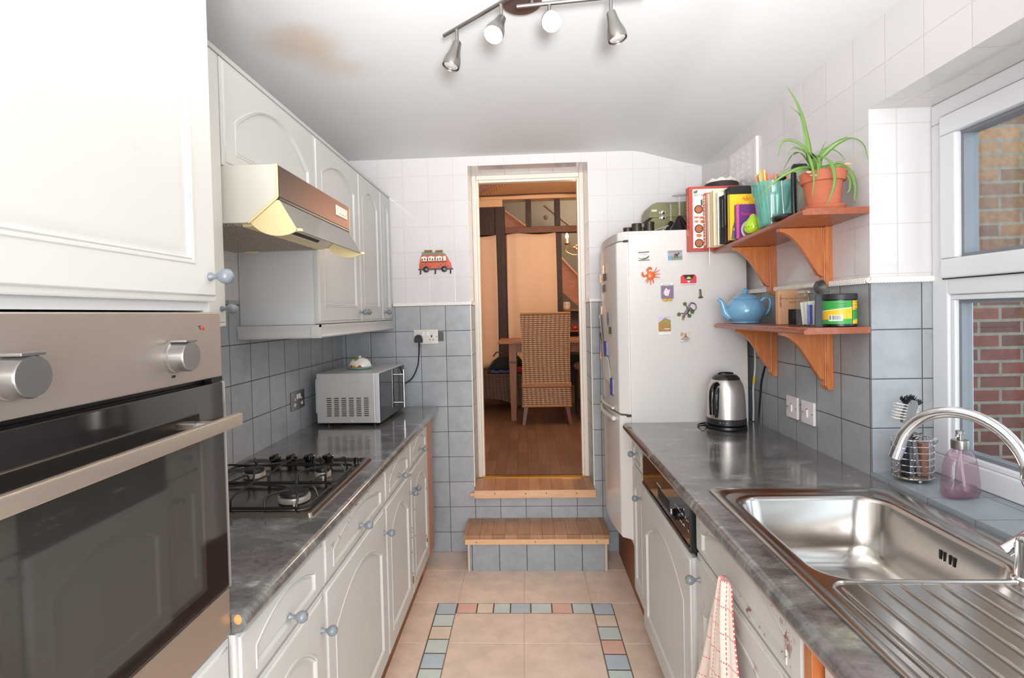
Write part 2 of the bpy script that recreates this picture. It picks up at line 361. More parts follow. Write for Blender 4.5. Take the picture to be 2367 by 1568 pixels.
# ------------------------------------------------------------------ the room shell
XL, XR, YF, YB, DF = -1.12, 1.063, 3.243, -1.9, .385
YJ = 3.52                                    # far face of the thick far wall
DX0, DX1, DZ0, DZ1 = -.325, .393, .385, 2.343  # doorway opening
def two_tone(name, boxes_lo, boxes_hi, lo, hi):
    m = MB()
    for b in boxes_lo: m.box(*b)
    m.k = 1
    for b in boxes_hi: m.box(*b)
    return struct(m.build(name, [lo, hi], smooth=False))
D = 1.525
two_tone('wall_far', [(XL-.1, DX0, YF, YJ, 0, D), (DX1, XR+.3, YF, YJ, 0, D), (DX0, DX1, YF, YJ, 0, DZ0-.03)],
         [(XL-.1, DX0, YF, YJ, D, 2.5), (DX1, XR+.3, YF, YJ, D, 2.5), (DX0, DX1, YF, YJ, DZ1, 2.5)], M['gg'], M['gw'])
two_tone('wall_left', [(XL-.2, XL, YB, YF, 0, D)], [(XL-.2, XL, YB, YF, D, 2.5)], M['gg'], M['gw'])
WY0, WY1, WX, WZ0, WZ1 = .20, 1.705, 1.245, .905, 2.048
two_tone('wall_right', [(XR, 1.36, WY1, YF, 0, D), (XR, 1.36, YB, WY1, 0, WZ0), (XR, 1.36, YB, WY0, WZ0, D)],
         [(XR, 1.36, WY1, YF, D, 2.5), (XR, 1.36, YB, WY0, D, 2.5), (XR, 1.36, WY0, WY1, WZ1, 2.5)], M['ggr'], M['gwr'])
struct(MB().box(XL-.2, 1.36, YB-.1, YB, 0, 2.5).build('wall_back', M['plaster'], smooth=False))
m = MB(); prof = [(XL-.1, 2.40), (.58, 2.40), (.66, 2.398), (.72, 2.388), (.80, 2.364), (.92, 2.330), (XR+.02, 2.290), (XR+.02, 2.56), (XL-.1, 2.56)]
m.prism(prof, 'Y', YB, YF+.02); struct(m.build('ceiling', M['ceil'], angle=50))

# tiled kitchen floor: terracotta tiles and a pastel mosaic border in one surface
def floor_tile_mat(name, rgb, mott):
    t = NT(name); P = t.n('ShaderNodeNewGeometry').outputs['Position']; c = lin(rgb); n = t.noise(9, P, 7, .66); n2 = t.noise(60, P, 4, .6)
    col = t.mix(t.smooth(n, .35, .65), tuple(x*(1-mott) for x in c), tuple(min(1, x*(1+mott*.7)) for x in c))
    t.set(col=col, rough=.34); t.bump(n2, .08, .001); return t.m
fm = [floor_tile_mat('floor_grout', (214, 192, 172), .05)] + [floor_tile_mat('floor_terracotta', (230, 208, 190), .10)] + \
     [floor_tile_mat(n, c, .06) for n, c in (('mosaic_blue', (190, 204, 216)), ('mosaic_green', (208, 220, 214)), ('mosaic_cream', (234, 216, 196)), ('mosaic_pink', (230, 186, 168)))] + [floor_tile_mat('mosaic_grout', (96, 80, 72), .05)]
m = MB(); m.box(XL-.1, XR+.2, YB, YF+.05, -.06, -.002)
def ft(x0, x1, y0, y1, k, g=.002):
    m.k = k; m.box(x0+g, x1-g, y0+g, y1-g, -.01, .0, .0012, 1)
xin = [-.369, -.035, .299]; xo = [-1.1, -.805, -.4695]; xo2 = [.3995, .735, 1.06]
yr = [3.243, 3.0, 2.66] + [2.33-.333*i for i in range(13)]
for a, b in zip(yr, yr[1:]):
    if a < 2.7:
        for x0, x1 in ((-1.1, -.805), (-.805, -.4695), (.3995, .735), (.735, 1.06)): ft(x0, x1, b, a, 1)
for x0, x1 in ((-1.1, -.703), (-.703, -.369), (-.369, -.035), (-.035, .299), (.299, .633), (.633, 1.06)):
    ft(x0, x1, 2.66, 3.0, 1); ft(x0, x1, 3.0, 3.243, 1)
yi = [2.569] + [2.33-.333*i for i in range(13)]
for a, b in zip(yi, yi[1:]):
    for x0, x1 in ((-.369, -.035), (-.035, .299)): ft(x0, x1, b, a, 1)
m.k = 6; m.box(-.4685, .3985, 2.567, 2.659, -.009, -.0008); m.box(-.4685, -.3695, -1.9, 2.567, -.009, -.0008); m.box(.2995, .3985, -1.9, 2.567, -.009, -.0008)
xs = [-.367, -.268, -.186, -.103, -.003, .1, .2, .298]
for (a, b), k in zip(zip(xs, xs[1:]), [5, 4, 3, 2, 3, 5, 3]): ft(a, b, 2.569, 2.658, k, .0028)
for x0, x1, seq in ((-.4665, -.369, [2, 3, 4, 3, 2, 3, 4, 5]), (.3, .398, [2, 4, 3, 5, 2, 3, 4, 5])):
    y = 2.658
    for i in range(44): ft(x0, x1, y-.0985, y, seq[i % 8], .0028); y -= .0998
struct(m.build('floor', fm, smooth=False))

# made-up glazed door behind the camera, added to go with the fill lamp
m = MB()
for x0, x1 in ((-.92, -.85), (-.04, .04), (.85, .92)): m.box(x0, x1, YB-.002, YB+.04, 0, 2.32, .004)
for z0, z1 in ((.0, .22), (2.25, 2.32)): m.box(-.85, .85, YB-.002, YB+.038, z0, z1, .004)
gd = struct(m.build('added_door', M['upvc'])); MB().box(-.85, .85, YB+.010, YB+.016, .22, 2.25).build('pane', M['pane'], gd)

# white cable-moulded dado strips
def dado(name, boxes):
    m = MB()
    for b in boxes: m.box(*b, .005, 2)
    struct(m.build(name, M['dado']))
dado('trim_1', [(-.80, DX0+.004, YF-.011, YF+.002, 1.507, 1.530), (DX0-.004, DX0+.008, YF-.011, YJ-.05, 1.507, 1.530)])
dado('trim_7', [(DX0-.006, DX0+.001, YF-.004, YF+.001, .40, 1.507)])
dado('trim_8', [(DX1-.001, DX1+.006, YF-.004, YF+.001, .40, 1.507)])
dado('trim_2', [(DX1-.004, .60, YF-.011, YF+.002, 1.507, 1.530), (DX1-.008, DX1+.004, YF-.011, YJ-.05, 1.507, 1.530)])
m = MB()
for p0, p1 in (((XR-.004, YF-.01, 1.526), (XR-.004, WY1-.004, 1.526)), ((XR-.004, WY1-.004, 1.526), (WX, WY1-.004, 1.526))):
    m.cyl(p0, p1, .010, None, 10); d = Vector(p1)-Vector(p0); L = d.length; d.normalize(); side = Vector((-1, 0, 0)) if abs(d.y) > .5 else Vector((0, -1, 0))
    for i in range(int(L/.009)):
        c = Vector(p0)+d*(i*.009)+side*.006
        m.tube([c+Vector((0, 0, -.008))-d*.004, c+side*.003, c+Vector((0, 0, .008))+d*.004], .0035, 5)
struct(m.build('trim_3', M['dado']))
# window sill tiles
m = MB(); m.box(XR-.002, WX+.01, WY0, WY1, WZ0-.02, .932, .003); struct(m.build('trim_4', M['sill']))

# window: fixed light below, opening sash above
def ring(m, y0, y1, z0, z1, wd, x0, x1, b=.006):
    for bx in ((y0, y1, z0, z0+wd), (y0, y1, z1-wd, z1), (y0, y0+wd, z0+wd-.001, z1-wd+.001), (y1-wd, y1, z0+wd-.001, z1-wd+.001)): m.box(x0, x1, *bx, b)
    return m
win = struct(ring(MB(), WY0, WY1, .932, WZ1, .062, WX, WX+.075).build('window_1', M['upvc']))
def sub(m, name, mat): return m.build(name, mat, win)
YM = 1.25
sub(MB().box(WX, WX+.075, WY0+.06, WY1-.06, 1.475, 1.535, .006), 'transom', M['upvc'])
sub(MB().box(WX-.002, WX+.075, YM-.03, YM+.03, .99, 1.99, .006), 'mullion', M['upvc'])
for a, b in ((YM+.03, WY1-.062), (WY0+.062, YM-.03)):
    sub(ring(MB(), a, b, .994, 1.475, .016, WX+.008, WX+.06, .004), 'glazing_bead', M['upvc'])
    sub(ring(MB(), a+.014, b-.014, 1.008, 1.461, .012, WX+.02, WX+.05, 0), 'glazing_spacer', M['gasket'])
    sub(MB().box(WX+.032, WX+.036, a+.012, b-.012, 1.006, 1.463), 'pane', M['pane'])
    s = sub(ring(MB(), a-.012, b+.012, 1.523, 1.998, .058, WX-.014, WX+.05, .007), 'sash', M['upvc'])
    ring(MB(), a-.015, b+.015, 1.52, 2.001, .006, WX-.003, WX+.02, 0).build('gasket', M['rubber'], s)
    ring(MB(), a+.044, b-.044, 1.579, 1.942, .012, WX+.005, WX+.045, 0).build('glazing_spacer', M['gasket'], s)
    MB().box(WX+.03, WX+.034, a+.044, b-.044, 1.579, 1.942).build('pane', M['pane'], s)
    h = MB(); h.box(WX-.028, WX-.012, a+.008, a+.032, 1.72, 1.80, .006); h.box(WX-.045, WX-.026, a+.010, a+.030, 1.66, 1.79, .008, 3); h.build('handle', M['upvc'], s)
# beyond the window: brick side of the house and the yard
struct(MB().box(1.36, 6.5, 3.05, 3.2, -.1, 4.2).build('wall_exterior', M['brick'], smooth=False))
struct(MB().box(1.36, 8, -4, 3.05, -.16, -.1).build('ground', plain('concrete_path', (150, 146, 140), .9, scale=5), smooth=False))

# ------------------------------------------------------------------ doors and drawer fronts
def plate(m, mp, w, h, t, mg=(.062, .062, .062, .062), rise=.0, wear=0, k=1.0):
    """panelled front: moulded edge, arched bead and raised field. mp maps (u,v,n) to the room; n=0 back, n=t front"""
    nb, ns, nt = 6, 4, 18
    def loop(u0, u1, v0, vs, vt, n):
        P = [(u0+(u1-u0)*i/nb, v0) for i in range(nb)] + [(u1, v0+(vs-v0)*i/ns) for i in range(ns)]
        for i in range(nt):
            a = i/nt; P.append((u1+(u0-u1)*a, vs+(vt-vs)*(1-(2*a-1)**2)))
        P += [(u0, vs+(v0-vs)*i/ns) for i in range(ns)]
        return [mp(u, v, n) for u, v in P]
    R = []
    for d, n in ((0, 0), (0, t-.007), (.003, t-.005), (.009, t-.005), (.011, t-.001), (.013, t)): R.append(loop(d, w-d, d, h-d, h-d, n))
    l, r, b, tp = mg; k0 = len(R)
    for d, n in ((0, t), (.002, t+.002), (.006, t+.002), (.008, t-.001), (.010, t+.001), (.013, t-.006), (.020, t-.007), (.034, t-.003)):
        d *= k
        R.append(loop(l+d, w-r-d, b+d, h-tp-rise-d*.7, h-tp-d, n))
    o = len(m.v); m.loft(R)
    if wear:
        nn = len(R[0])
        for i, q in enumerate(R):
            if k0 <= i <= k0+5 or i in (3, 4):
                for j in range(nn): m.w[o+i*nn+j] = wear
    return m
def left_map(x, y0, z0): return lambda u, v, n: (x+n, y0+u, z0+v)
def right_map(x, y1, z0): return lambda u, v, n: (x-n, y1-u, z0+v)
def knob(parent, x, y, z, d=1, s=.9):
    pr = [(0, 0), (.0085, .0), (.0085, .003), (.0062, .006), (.0052, .012), (.0062, .017), (.0105, .021), (.0142, .027), (.0155, .033), (.0140, .040), (.0090, .0455), (0, .0475)]
    MB().lathe([(r*s, q*s) for r, q in pr], (x, y, z), 20, 'X' if d > 0 else '-X').build('knob', M['knob'], parent)

XD, XW = -.55, -.80
def base_unit(y0, y1, lb, knob_side, wear=(0, 0), plinth=True):
    t = thing('base_cabinet', lb, 'cabinet', (-.83, (y0+y1)/2, 0), 'white base cabinets under the left worktop'); g = .0025
    MB().box(-1.10, XD-.02, y0+.001, y1-.001, .12, .860).build('carcass', M['carc'], t, smooth=False)
    MB().box(-1.08, XD-.045, y0+.001, y1-.001, 0, .119).build('plinth', M['plinth'], t, smooth=False)
    w = y1-y0-2*g
    d = plate(MB(), left_map(XD-.019, y0+g, .727), w, .132, .019, (.062, .062, .026, .018), .040, wear[0], .5).build('drawer', M['worn'] if wear[0] else M['white'], t)
    knob(d, XD, (y0+y1)/2, .772)
    e = plate(MB(), left_map(XD-.019, y0+g, .128), w, .592, .019, (.064, .064, .07, .062), .085*min(1, w/.5), wear[1]).build('door', M['worn'] if wear[1] else M['white'], t)
    knob(e, XD, y0+.035 if knob_side < 0 else y1-.035, .632)
    return t
base_unit(.968, 1.400, 'white base cabinet beside the oven housing, nearest the chipped worktop corner', 1)
base_unit(1.400, 2.025, 'widest white base cabinet, under the front half of the gas hob', 1, (.6, 0))
base_unit(2.025, 2.475, 'white base cabinet just beyond the gas hob, knob at its far edge', 1, (.5, 0))
base_unit(2.475, 2.915, 'farthest white base cabinet beside the orange pine filler strip, paint chipped at its foot', -1, (.7, .9))
t = MB(); t.box(-1.09, XD+.0, 2.918, 3.05, .12, .860, .002); t.box(-1.09, XD-.045, 2.918, 3.05, 0, .12)
tag(t.build('filler_panel', M['orange']), 'upright orange pine filler strip at the far end of the left base cabinets', 'panel')
# post closing the run beside the oven housing
def worktop_profile(xe, xb, sgn, zt, th):
    r = th/2; p = [(xb, zt-th), (xb, zt)]
    p += [(xe-sgn*r+sgn*r*sin(a), zt-r+r*cos(a)) for a in [pi*i/10 for i in range(11)]]
    return p
m = MB(); m.prism(worktop_profile(-.532, -1.119, 1, .900, .036), 'Y', .968, 3.205)
wt = tag(m.build('worktop', M['top']), 'dark mottled laminate worktop along the left wall, carrying the hob and microwave', 'worktop')
m = MB(); m.sphere((-.548, .9685, .890), .010, (.8, .25, 1.0), 9, 6); m.build('chipped_corner', plain('bare_chipboard', (206, 150, 96), .9, scale=90, var=.25), wt)
lab(wt.children[0], 'chipped corner showing bare orange chipboard')

# ------------------------------------------------------------------ oven housing and oven
ty0, ty1, XT = .36, .968, -.56
t = thing('oven_housing', 'tall white cabinet with panelled doors holding the oven, at the left edge', 'cabinet', (-.84, .66, 0))
cs = MB(); cs.box(-1.118, XT-.021, ty0, ty0+.018, .0, 2.165); cs.box(-1.118, XT-.021, ty1-.020, ty1-.001, .0, 2.165); cs.box(-1.118, -1.10, ty0+.018, ty1-.02, 0, 2.165)
cs.box(-1.10, XT-.021, ty0+.018, ty1-.02, 1.468, 1.486); cs.box(-1.10, XT-.021, ty0+.018, ty1-.02, .846, .864); cs.box(-1.10, XT-.021, ty0+.018, ty1-.02, 2.147, 2.165)
cs.build('carcass', M['carc'], t, smooth=False)
d = plate(MB(), left_map(XT-.020, ty0+.003, 1.484), ty1-ty0-.006, .676, .02, (.07, .07, .062, .07), .06).build('door', M['white'], t); knob(d, XT, ty1-.032, 1.528, 1)
d = plate(MB(), left_map(XT-.020, ty0+.003, .13), ty1-ty0-.006, .728, .02, (.065, .065, .07, .065), .09).build('door', M['white'], t)
knob(d, XT, ty0+.05, .80, 1)
o = thing('oven', 'built-in stainless steel electric oven with dark glass door and steel bar handle', 'oven', (-.84, .66, .866))
MB().box(-1.09, XT-.022, ty0+.02, ty1-.022, .868, 1.462).build('body', M['black'], o, smooth=False)
cpn = MB().box(XT-.022, XT+.001, ty0+.004, ty1-.004, 1.347, 1.4645, .003).build('control_panel', brushed('oven_panel_steel', (196, 184, 174), .30, (1, 2, 40)), o)
for yy in (.555, .83):
    k = MB(); k.lathe([(0, .0), (.0265, .0), (.0265, .004), (.0245, .006), (.0240, .026), (.0225, .029), (0, .0295)], (XT+.001, yy, 1.394), 32, 'X')
    k.box(XT+.004, XT+.031, yy-.015, yy+.015, 1.4165, 1.4205, .001); k.build('control_knob', plain('knob_steel', (150, 148, 146), .28, .8), cpn)
MB().sphere((XT+.001, .909, 1.437), .0035, (.5, 1, 1), 12, 8).build('indicator_light', plain('red_indicator', (205, 40, 30), .3), cpn)
text('°C', .008, frame((XT+.0014, .899, 1.438), (0, 1, 0), (0, 0, 1)), M['black'], cpn)
text('200', .006, frame((XT+.0014, .826, 1.362), (0, 1, 0), (0, 0, 1)), M['black'], cpn)
od = MB().box(XT-.020, XT+.002, ty0+.004, ty1-.004, .956, 1.338, .003).build('door', M['ovenglass'], o)
lab(od, 'dark glass oven door'); m = MB(); m.box(XT-.012, XT+.004, ty1-.0045, ty1-.0025, .956, 1.338); m.build('door_edge_trim', M['steelv'], od)
MB().box(XT+.0015, XT+.0026, ty0+.05, ty1-.075, .985, 1.255, .0003).build('window', plain('oven_window_glass', (56, 53, 49), .05, scale=4, spec=.8, coat=1.0, coatr=.03), od)
m = MB(); m.box(XT+.036, XT+.048, .372, .945, 1.260, 1.283, .003); m.build('handle_bar', brushed('handle_steel', (214, 200, 184), .25, (1, 2, 40)), od)
for yy in (.455, .885): MB().box(XT+.001, XT+.037, yy-.011, yy+.011, 1.266, 1.278, .003).build('handle_mount', M['steel'], od)
MB().box(XT-.020, XT+.001, ty0+.004, ty1-.004, .867, .9535, .003).build('lower_panel', brushed('oven_lower_steel', (198, 180, 164), .3, (1, 2, 40)), o)
MB().box(XT-.021, XT-.004, ty1-.028, ty1+.004, 1.338, 1.3465, .001).build('hinge_cap', M['black'], o)

# ------------------------------------------------------------------ wall cabinets, cornice, pelmet
def wall_unit(y0, y1, z0, lb, knob_y=None, zt=2.163, rise=.06, side=None):
    t = thing('wall_cabinet', lb, 'cabinet', (-.96, (y0+y1)/2, z0), 'white wall cabinets on the left wall')
    MB().box(-1.118, XW-.021, y0+.0005, y1-.0005, z0, zt).build('carcass', M['carc'], t, smooth=False)
    d = plate(MB(), left_map(XW-.020, y0+.002, z0+.002), y1-y0-.004, zt-z0-.004, .02, (.058, .058, .066 if zt-z0 > .4 else .04, .062 if zt-z0 > .4 else .05), rise*(1.25 if zt-z0 < .4 else 1)).build('door', M['white'], t)
    if knob_y: knob(d, XW, knob_y, z0+.048)
wall_unit(.970, 1.418, 1.432, 'white wall cabinet between oven housing and cooker hood, only its edge and knob showing', 1.385)
wall_unit(1.420, 2.062, 1.868, 'short white wall cabinet with wide arched door above the cooker hood', None, rise=.085)
wall_unit(2.064, 2.602, 1.425, 'white arched wall cabinet just past the cooker hood, brown knots in its door', 2.575)
wall_unit(2.604, 3.000, 1.425, 'second white arched wall cabinet past the cooker hood', 2.635)
wall_unit(3.002, 3.235, 1.425, 'narrow white wall cabinet against the far wall', 3.032, rise=.04)
m = MB(); m.prism([(-1.0, 2.165), (-.806, 2.165), (-.800, 2.172), (-.812, 2.184), (-1.0, 2.184)], 'Y', .97, 3.235)
tag(m.build('cornice', M['white']), 'thin white cornice strip along the tops of the left wall cabinets', 'cornice')
m = MB(); pp = [(0, 1.372), (.022, 1.372), (.026, 1.378), (.022, 1.386), (.022, 1.405), (.028, 1.414), (.028, 1.4235), (0, 1.4235)]
m.prism([(-.822+a, z) for a, z in pp], 'Y', 2.04, 3.235); m.T = None
m.prism([(2.064-a, z) for a, z in pp], 'X', -1.118, -.794); m.box(-.824, -.7945, 2.0365, 2.066, 1.386, 1.4235)
tag(m.build('pelmet', M['white']), 'moulded white pelmet under the wall cabinets beyond the hood', 'pelmet')

# ------------------------------------------------------------------ cooker hood with its visor swung open
hy0, hy1 = 1.422, 2.012
h = thing('cooker_hood', 'cream and copper-brown cooker hood with its visor open, above the gas hob', 'cooker hood', (-.9, 1.717, 1.71))
body = [(-1.115, 1.866), (-.660, 1.866), (-.657, 1.860), (-.657, 1.778), (-.664, 1.772), (-.738, 1.712), (-1.115, 1.712)]
MB().prism(body, 'Y', hy0, hy1).build('housing', M['hoodw'], h, angle=25)
def _copper():
    t = NT('brown_copper_enamel'); P = t.n('ShaderNodeSeparateXYZ'); g = t.n('ShaderNodeNewGeometry'); t.l(g.outputs['Position'], P.inputs[0])
    f = t.smooth(t.math('ADD', P.outputs[1], t.math('MULTIPLY', t.noise(20, g.outputs['Position']), .1)), 1.45, 1.9)
    t.set(col=t.mix(f, lin((80, 60, 52)), lin((122, 62, 30))), rough=.36, metal=.45); return t.m
fa = MB().box(-.660, -.6535, hy0+.004, hy1-.004, 1.779, 1.864, .0015).build('fascia', _copper(), h); lab(fa, 'brown copper front strip of the hood')
sp_ = MB().box(-.6545, -.650, 1.862, 1.978, 1.810, 1.846, .002).build('switch_panel', plain('cream_switch_plastic', (244, 236, 214), .35), h)
for yy in (1.892, 1.918, 1.945): MB().box(-.651, -.645, yy-.006, yy+.006, 1.818, 1.838, .002).build('slide_switch', M['hoodw'], sp_)
m = MB()
for (a, b) in zip(body[1:5], body[2:6]): m.tube([(a[0], hy0, a[1]), (b[0], hy0, b[1])], .0035, 8); m.tube([(a[0], hy1, a[1]), (b[0], hy1, b[1])], .0035, 8)
m.build('edge_trim', M['yellowp'], h)
MB().box(-.668, -.653, hy0+.003, hy1-.003, 1.770, 1.779, .002).build('lip', M['black'], h)
# filter mesh under the hood
t = NT('hood_filter_mesh'); v = t.n('ShaderNodeTexVoronoi'); v.inputs['Scale'].default_value = 170; t.l(t.coord('Object'), v.inputs['Vector'])
t.set(col=t.mix(t.smooth(v.outputs['Distance'], .28, .45), lin((98, 92, 86)), lin((176, 166, 152))), rough=.6)
MB().box(-1.10, -.775, hy0+.012, hy1-.012, 1.706, 1.7125, .001).build('filter', t.m, h)
m = MB(); m.box(-.772, -.742, hy0+.03, hy1-.03, 1.7055, 1.713, .002); lamp = m.build('lamp_cover', M['yellowp'], h)
# slotted light grille on the sloping underside
m = MB()
for i in range(46):
    for j in range(4):
        f = .16+.21*j; x = -.738+.074*f; z = 1.712+.060*f; y = 1.60+i*.0062
        m.T = Matrix.Translation((x, y, z)) @ Matrix.Rotation(-math.atan2(.060, .074), 4, 'Y'); m.box(-.0055, .0055, -.0018, .0018, -.0022, .001); m.T = None
m.build('light_grille', plain('dark_slots', (82, 70, 52), .7), h, smooth=False)
for yy in (1.445, 1.99): MB().box(-1.05, -1.0, yy-.006, yy+.006, 1.700, 1.7065, .002).build('filter_clip', M['yellowp'], h)
vis = MB(); a0 = math.atan2(-.062, -.078); hx, hz = -.657, 1.774; L = .098
def flap(y0, y1, th):
    d = Vector((.049, 0, -.085)); d.normalize(); n = Vector((d.z, 0, -d.x))
    pts = [Vector((hx, 0, hz)), Vector((hx, 0, hz))+d*L, Vector((hx, 0, hz))+d*L+n*th, Vector((hx, 0, hz))+n*th]
    return [(p.x, p.z) for p in pts]
vis.prism(flap(0, 0, .003), 'Y', hy0+.012, hy1-.012)
vz = vis.build('visor', clear('smoky_visor', (.55, .53, .48), .08, .62, (178, 172, 160)), h); lab(vz, 'grey translucent swing-out visor')
for yy in (hy0+.004, hy1-.012):
    a1 = math.atan2(-.085, .049); seg = [(hx, hz)]
    aA = math.atan2(-.060, -.074)
    if aA > 0: aA -= 2*pi
    for i in range(15):
        a = aA+(a1-aA)*i/14; seg.append((hx+.100*cos(a), hz+.100*sin(a)))
    MB().prism(seg, 'Y', yy, yy+.006).build('visor_cheek', M['yellowp'], h)
m = MB(); d = Vector((.049, 0, -.085)); d.normalize(); e = Vector((hx, 0, hz))+d*L
m.box(e.x-.004, e.x+.012, hy0+.004, hy0+.018, e.z-.004, e.z+.004, .002); m.box(e.x-.004, e.x+.012, hy1-.018, hy1-.004, e.z-.004, e.z+.004, .002)
m.build('visor_tab', M['yellowp'], h)

# ------------------------------------------------------------------ gas hob
ZT = .900; hx0, hx1, gy0, gy1 = -1.090, -.598, 1.445, 2.030
hob = thing('gas_hob', 'stainless steel four-burner gas hob with black wire pan supports, set in the left worktop', 'hob', (-.84, 1.74, ZT))
def rrect(x0, x1, y0, y1, r, n=6):
    P = []
    for cx_, cy_, a in ((x1-r, y1-r, 0), (x0+r, y1-r, pi/2), (x0+r, y0+r, pi), (x1-r, y0+r, 1.5*pi)):
        P += [(cx_+r*cos(a+pi/2*i/n), cy_+r*sin(a+pi/2*i/n)) for i in range(n+1)]
    return P
def rr3(x0, x1, y0, y1, r, z, n=6): return [(x, y, z) for x, y in rrect(x0, x1, y0, y1, r, n)]
m = MB(); R = [rr3(hx0, hx1, gy0, gy1, .012, ZT)]
for d, z in ((0, .0015), (.004, .010), (.010, .012), (.020, .012), (.028, .005)): R.append(rr3(hx0+d, hx1-d, gy0+d, gy1-d, .012 if d < .02 else .02, ZT+z))
m.loft(R); m.build('tray', plain('hob_steel', (150, 141, 132), .24, 1, .08, 5), hob)
def burner(x, y, r):
    m = MB().lathe([(0, .004), (r*.8, .004), (r*.95, .008), (r, .016), (r*.97, .023), (r*.75, .025), (0, .025)], (x, y, ZT), 36)
    for i in range(3):
        a = 2*pi*i/3+.9; m.cyl((x+r*.93*cos(a), y+r*.93*sin(a), ZT+.004), (x+r*.93*cos(a), y+r*.93*sin(a), ZT+.020), .004, None, 8)
    b = m.build('burner', plain('burner_aluminium', (206, 200, 190), .32, .6, .1), hob)
    MB().lathe([(0, .0255), (r*.86, .0255), (r*.9, .030), (r*.84, .036), (r*.6, .0385), (0, .039)], (x, y, ZT), 36).build('burner_cap', M['iron'], b)
for x, y, r in ((-.700, 1.565, .047), (-.955, 1.565, .037), (-.945, 1.805, .037), (-.705, 1.805, .028)): burner(x, y, r)
def support(y0, y1, cs_):
    m = MB(); x0, x1 = hx0+.028, hx1-.028; r = .0032; zb, zt = ZT+.016, ZT+.046
    m.tube([(x0, y0, zb), (x1-.02, y0, zb), (x1, y0+.02, zb), (x1, y1-.02, zb), (x1-.02, y1, zb), (x0, y1, zb)], r+.0012, 8, True)
    for x in (x0+.03, (x0+x1)/2, x1-.03):
        for y in (y0, y1): m.cyl((x, y, ZT+.004), (x, y, zb), r, None, 6)
    xm = (x0+x1)/2
    for bx, by in cs_:
        for ex, ey in ((bx, y0), (bx, y1)):
            s = -1 if ey > by else 1; xo = .045
            m.tube([(bx-xo, ey, zb), (bx-xo, ey+s*.012, zt), (bx-.005, by-s*.030, zt)], r, 8, sub=3)
            m.tube([(bx+xo, ey, zb), (bx+xo, ey+s*.012, zt), (bx+.030, by-s*.055, zt)], r, 8, sub=3)
        ex = x1 if bx > xm else x0; s = -1 if bx > xm else 1
        m.tube([(ex, by+.0, zb), (ex+s*.014, by, zt), (bx-s*.028, by, zt)], r, 8, sub=3)
        m.tube([(xm, by+.035, zt), (bx+s*.03, by+.006, zt)], r, 8)
    m.tube([(xm, y0, zb), (xm, y0+.02, zt), (xm, y1-.02, zt), (xm, y1, zb)], r, 8, sub=3)
    m.build('pan_support', M['iron'], hob)
support(1.474, 1.700, ((-.700, 1.565), (-.955, 1.565))); support(1.706, 1.908, ((-.705, 1.805), (-.945, 1.805)))
for x in (-.945, -.882, -.815, -.745):
    k = MB().lathe([(0, .008), (.020, .008), (.020, .012), (.0165, .013), (.0155, .024), (.0205, .026), (.0205, .036), (.018, .039), (0, .0395)], (x, 1.960, ZT), 24); k.box(x-.003, x+.003, 1.944, 1.976, ZT+.036, ZT+.0425, .0015)
    k.build('control_knob', M['blackgl'], hob)
MB().lathe([(0, .008), (.011, .008), (.009, .012), (.009, .028), (.007, .030), (0, .030)], (-.636, 1.955, ZT), 20).build('ignition_button', M['blackgl'], hob)

# ------------------------------------------------------------------ microwave
mw = thing('microwave', 'stainless steel microwave oven with vented side, on the far end of the left worktop', 'microwave', (-.9, 2.88, ZT))
x0, x1, y0, y1, z0, z1 = -1.052, -.750, 2.655, 3.115, ZT+.016, ZT+.268
m = MB(); m.box(x0, x1, y0, y1, z0, z1, .005); m.build('casing', brushed('microwave_steel', (218, 213, 209), .34, (1, 30, 2), .4), mw)
m = MB(); m.box(x1-.001, x1+.024, y0, y1, z0, z1, .004); m.build('front_frame', plain('silver_plastic', (206, 206, 212), .35), mw)
dr = MB().box(x1+.022, x1+.028, y0+.003, y1-.10, z0+.003, z1-.003, .003).build('door', plain('black_door_glass', (30, 31, 33), .06, spec=.7), mw); lab(dr, 'glossy black glass door')
m = MB(); yh = 2.985
m.cyl((x1+.060, yh, z0+.022), (x1+.060, yh, z1-.018), .0065, None, 14)
for z in (z0+.05, z1-.045): m.cyl((x1+.026, yh, z), (x1+.060, yh, z), .0045, None, 10)
m.build('handle', M['chrome'], dr)
MB().box(x1+.022, x1+.028, y1-.098, y1-.003, z0+.003, z1-.003, .003).build('control_panel', M['blackgl'], mw)
m = MB()
for i in range(6):
    for j in range(10): m.box(x0+.052+i*.0385, x0+.077+i*.0385, y0-.0008, y0+.002, z0+.036+j*.0098, z0+.0405+j*.0098, .0008, 1)
m.build('vent_slots', plain('vent_dark', (46, 40, 38), .7), mw, smooth=False)
MB().box(x0-.016, x0+.001, y0+.02, y0+.32, z0+.045, z1-.03, .007, 3).build('rear_cover', plain('white_plastic', (236, 238, 240), .35), mw)
MB().sphere((x0+.18, y0, z0+.012), .004, (1, .4, 1), 10, 6).build('screw', M['chrome'], mw)
for xx in (x0+.04, x1-.02):
    for yy in (y0+.05, y1-.05): MB().cyl((xx, yy, ZT+.0005), (xx, yy, z0+.001), .013, .015, 14).build('foot', M['black'], mw)
mw.rotation_euler.z = radians(-2.2)
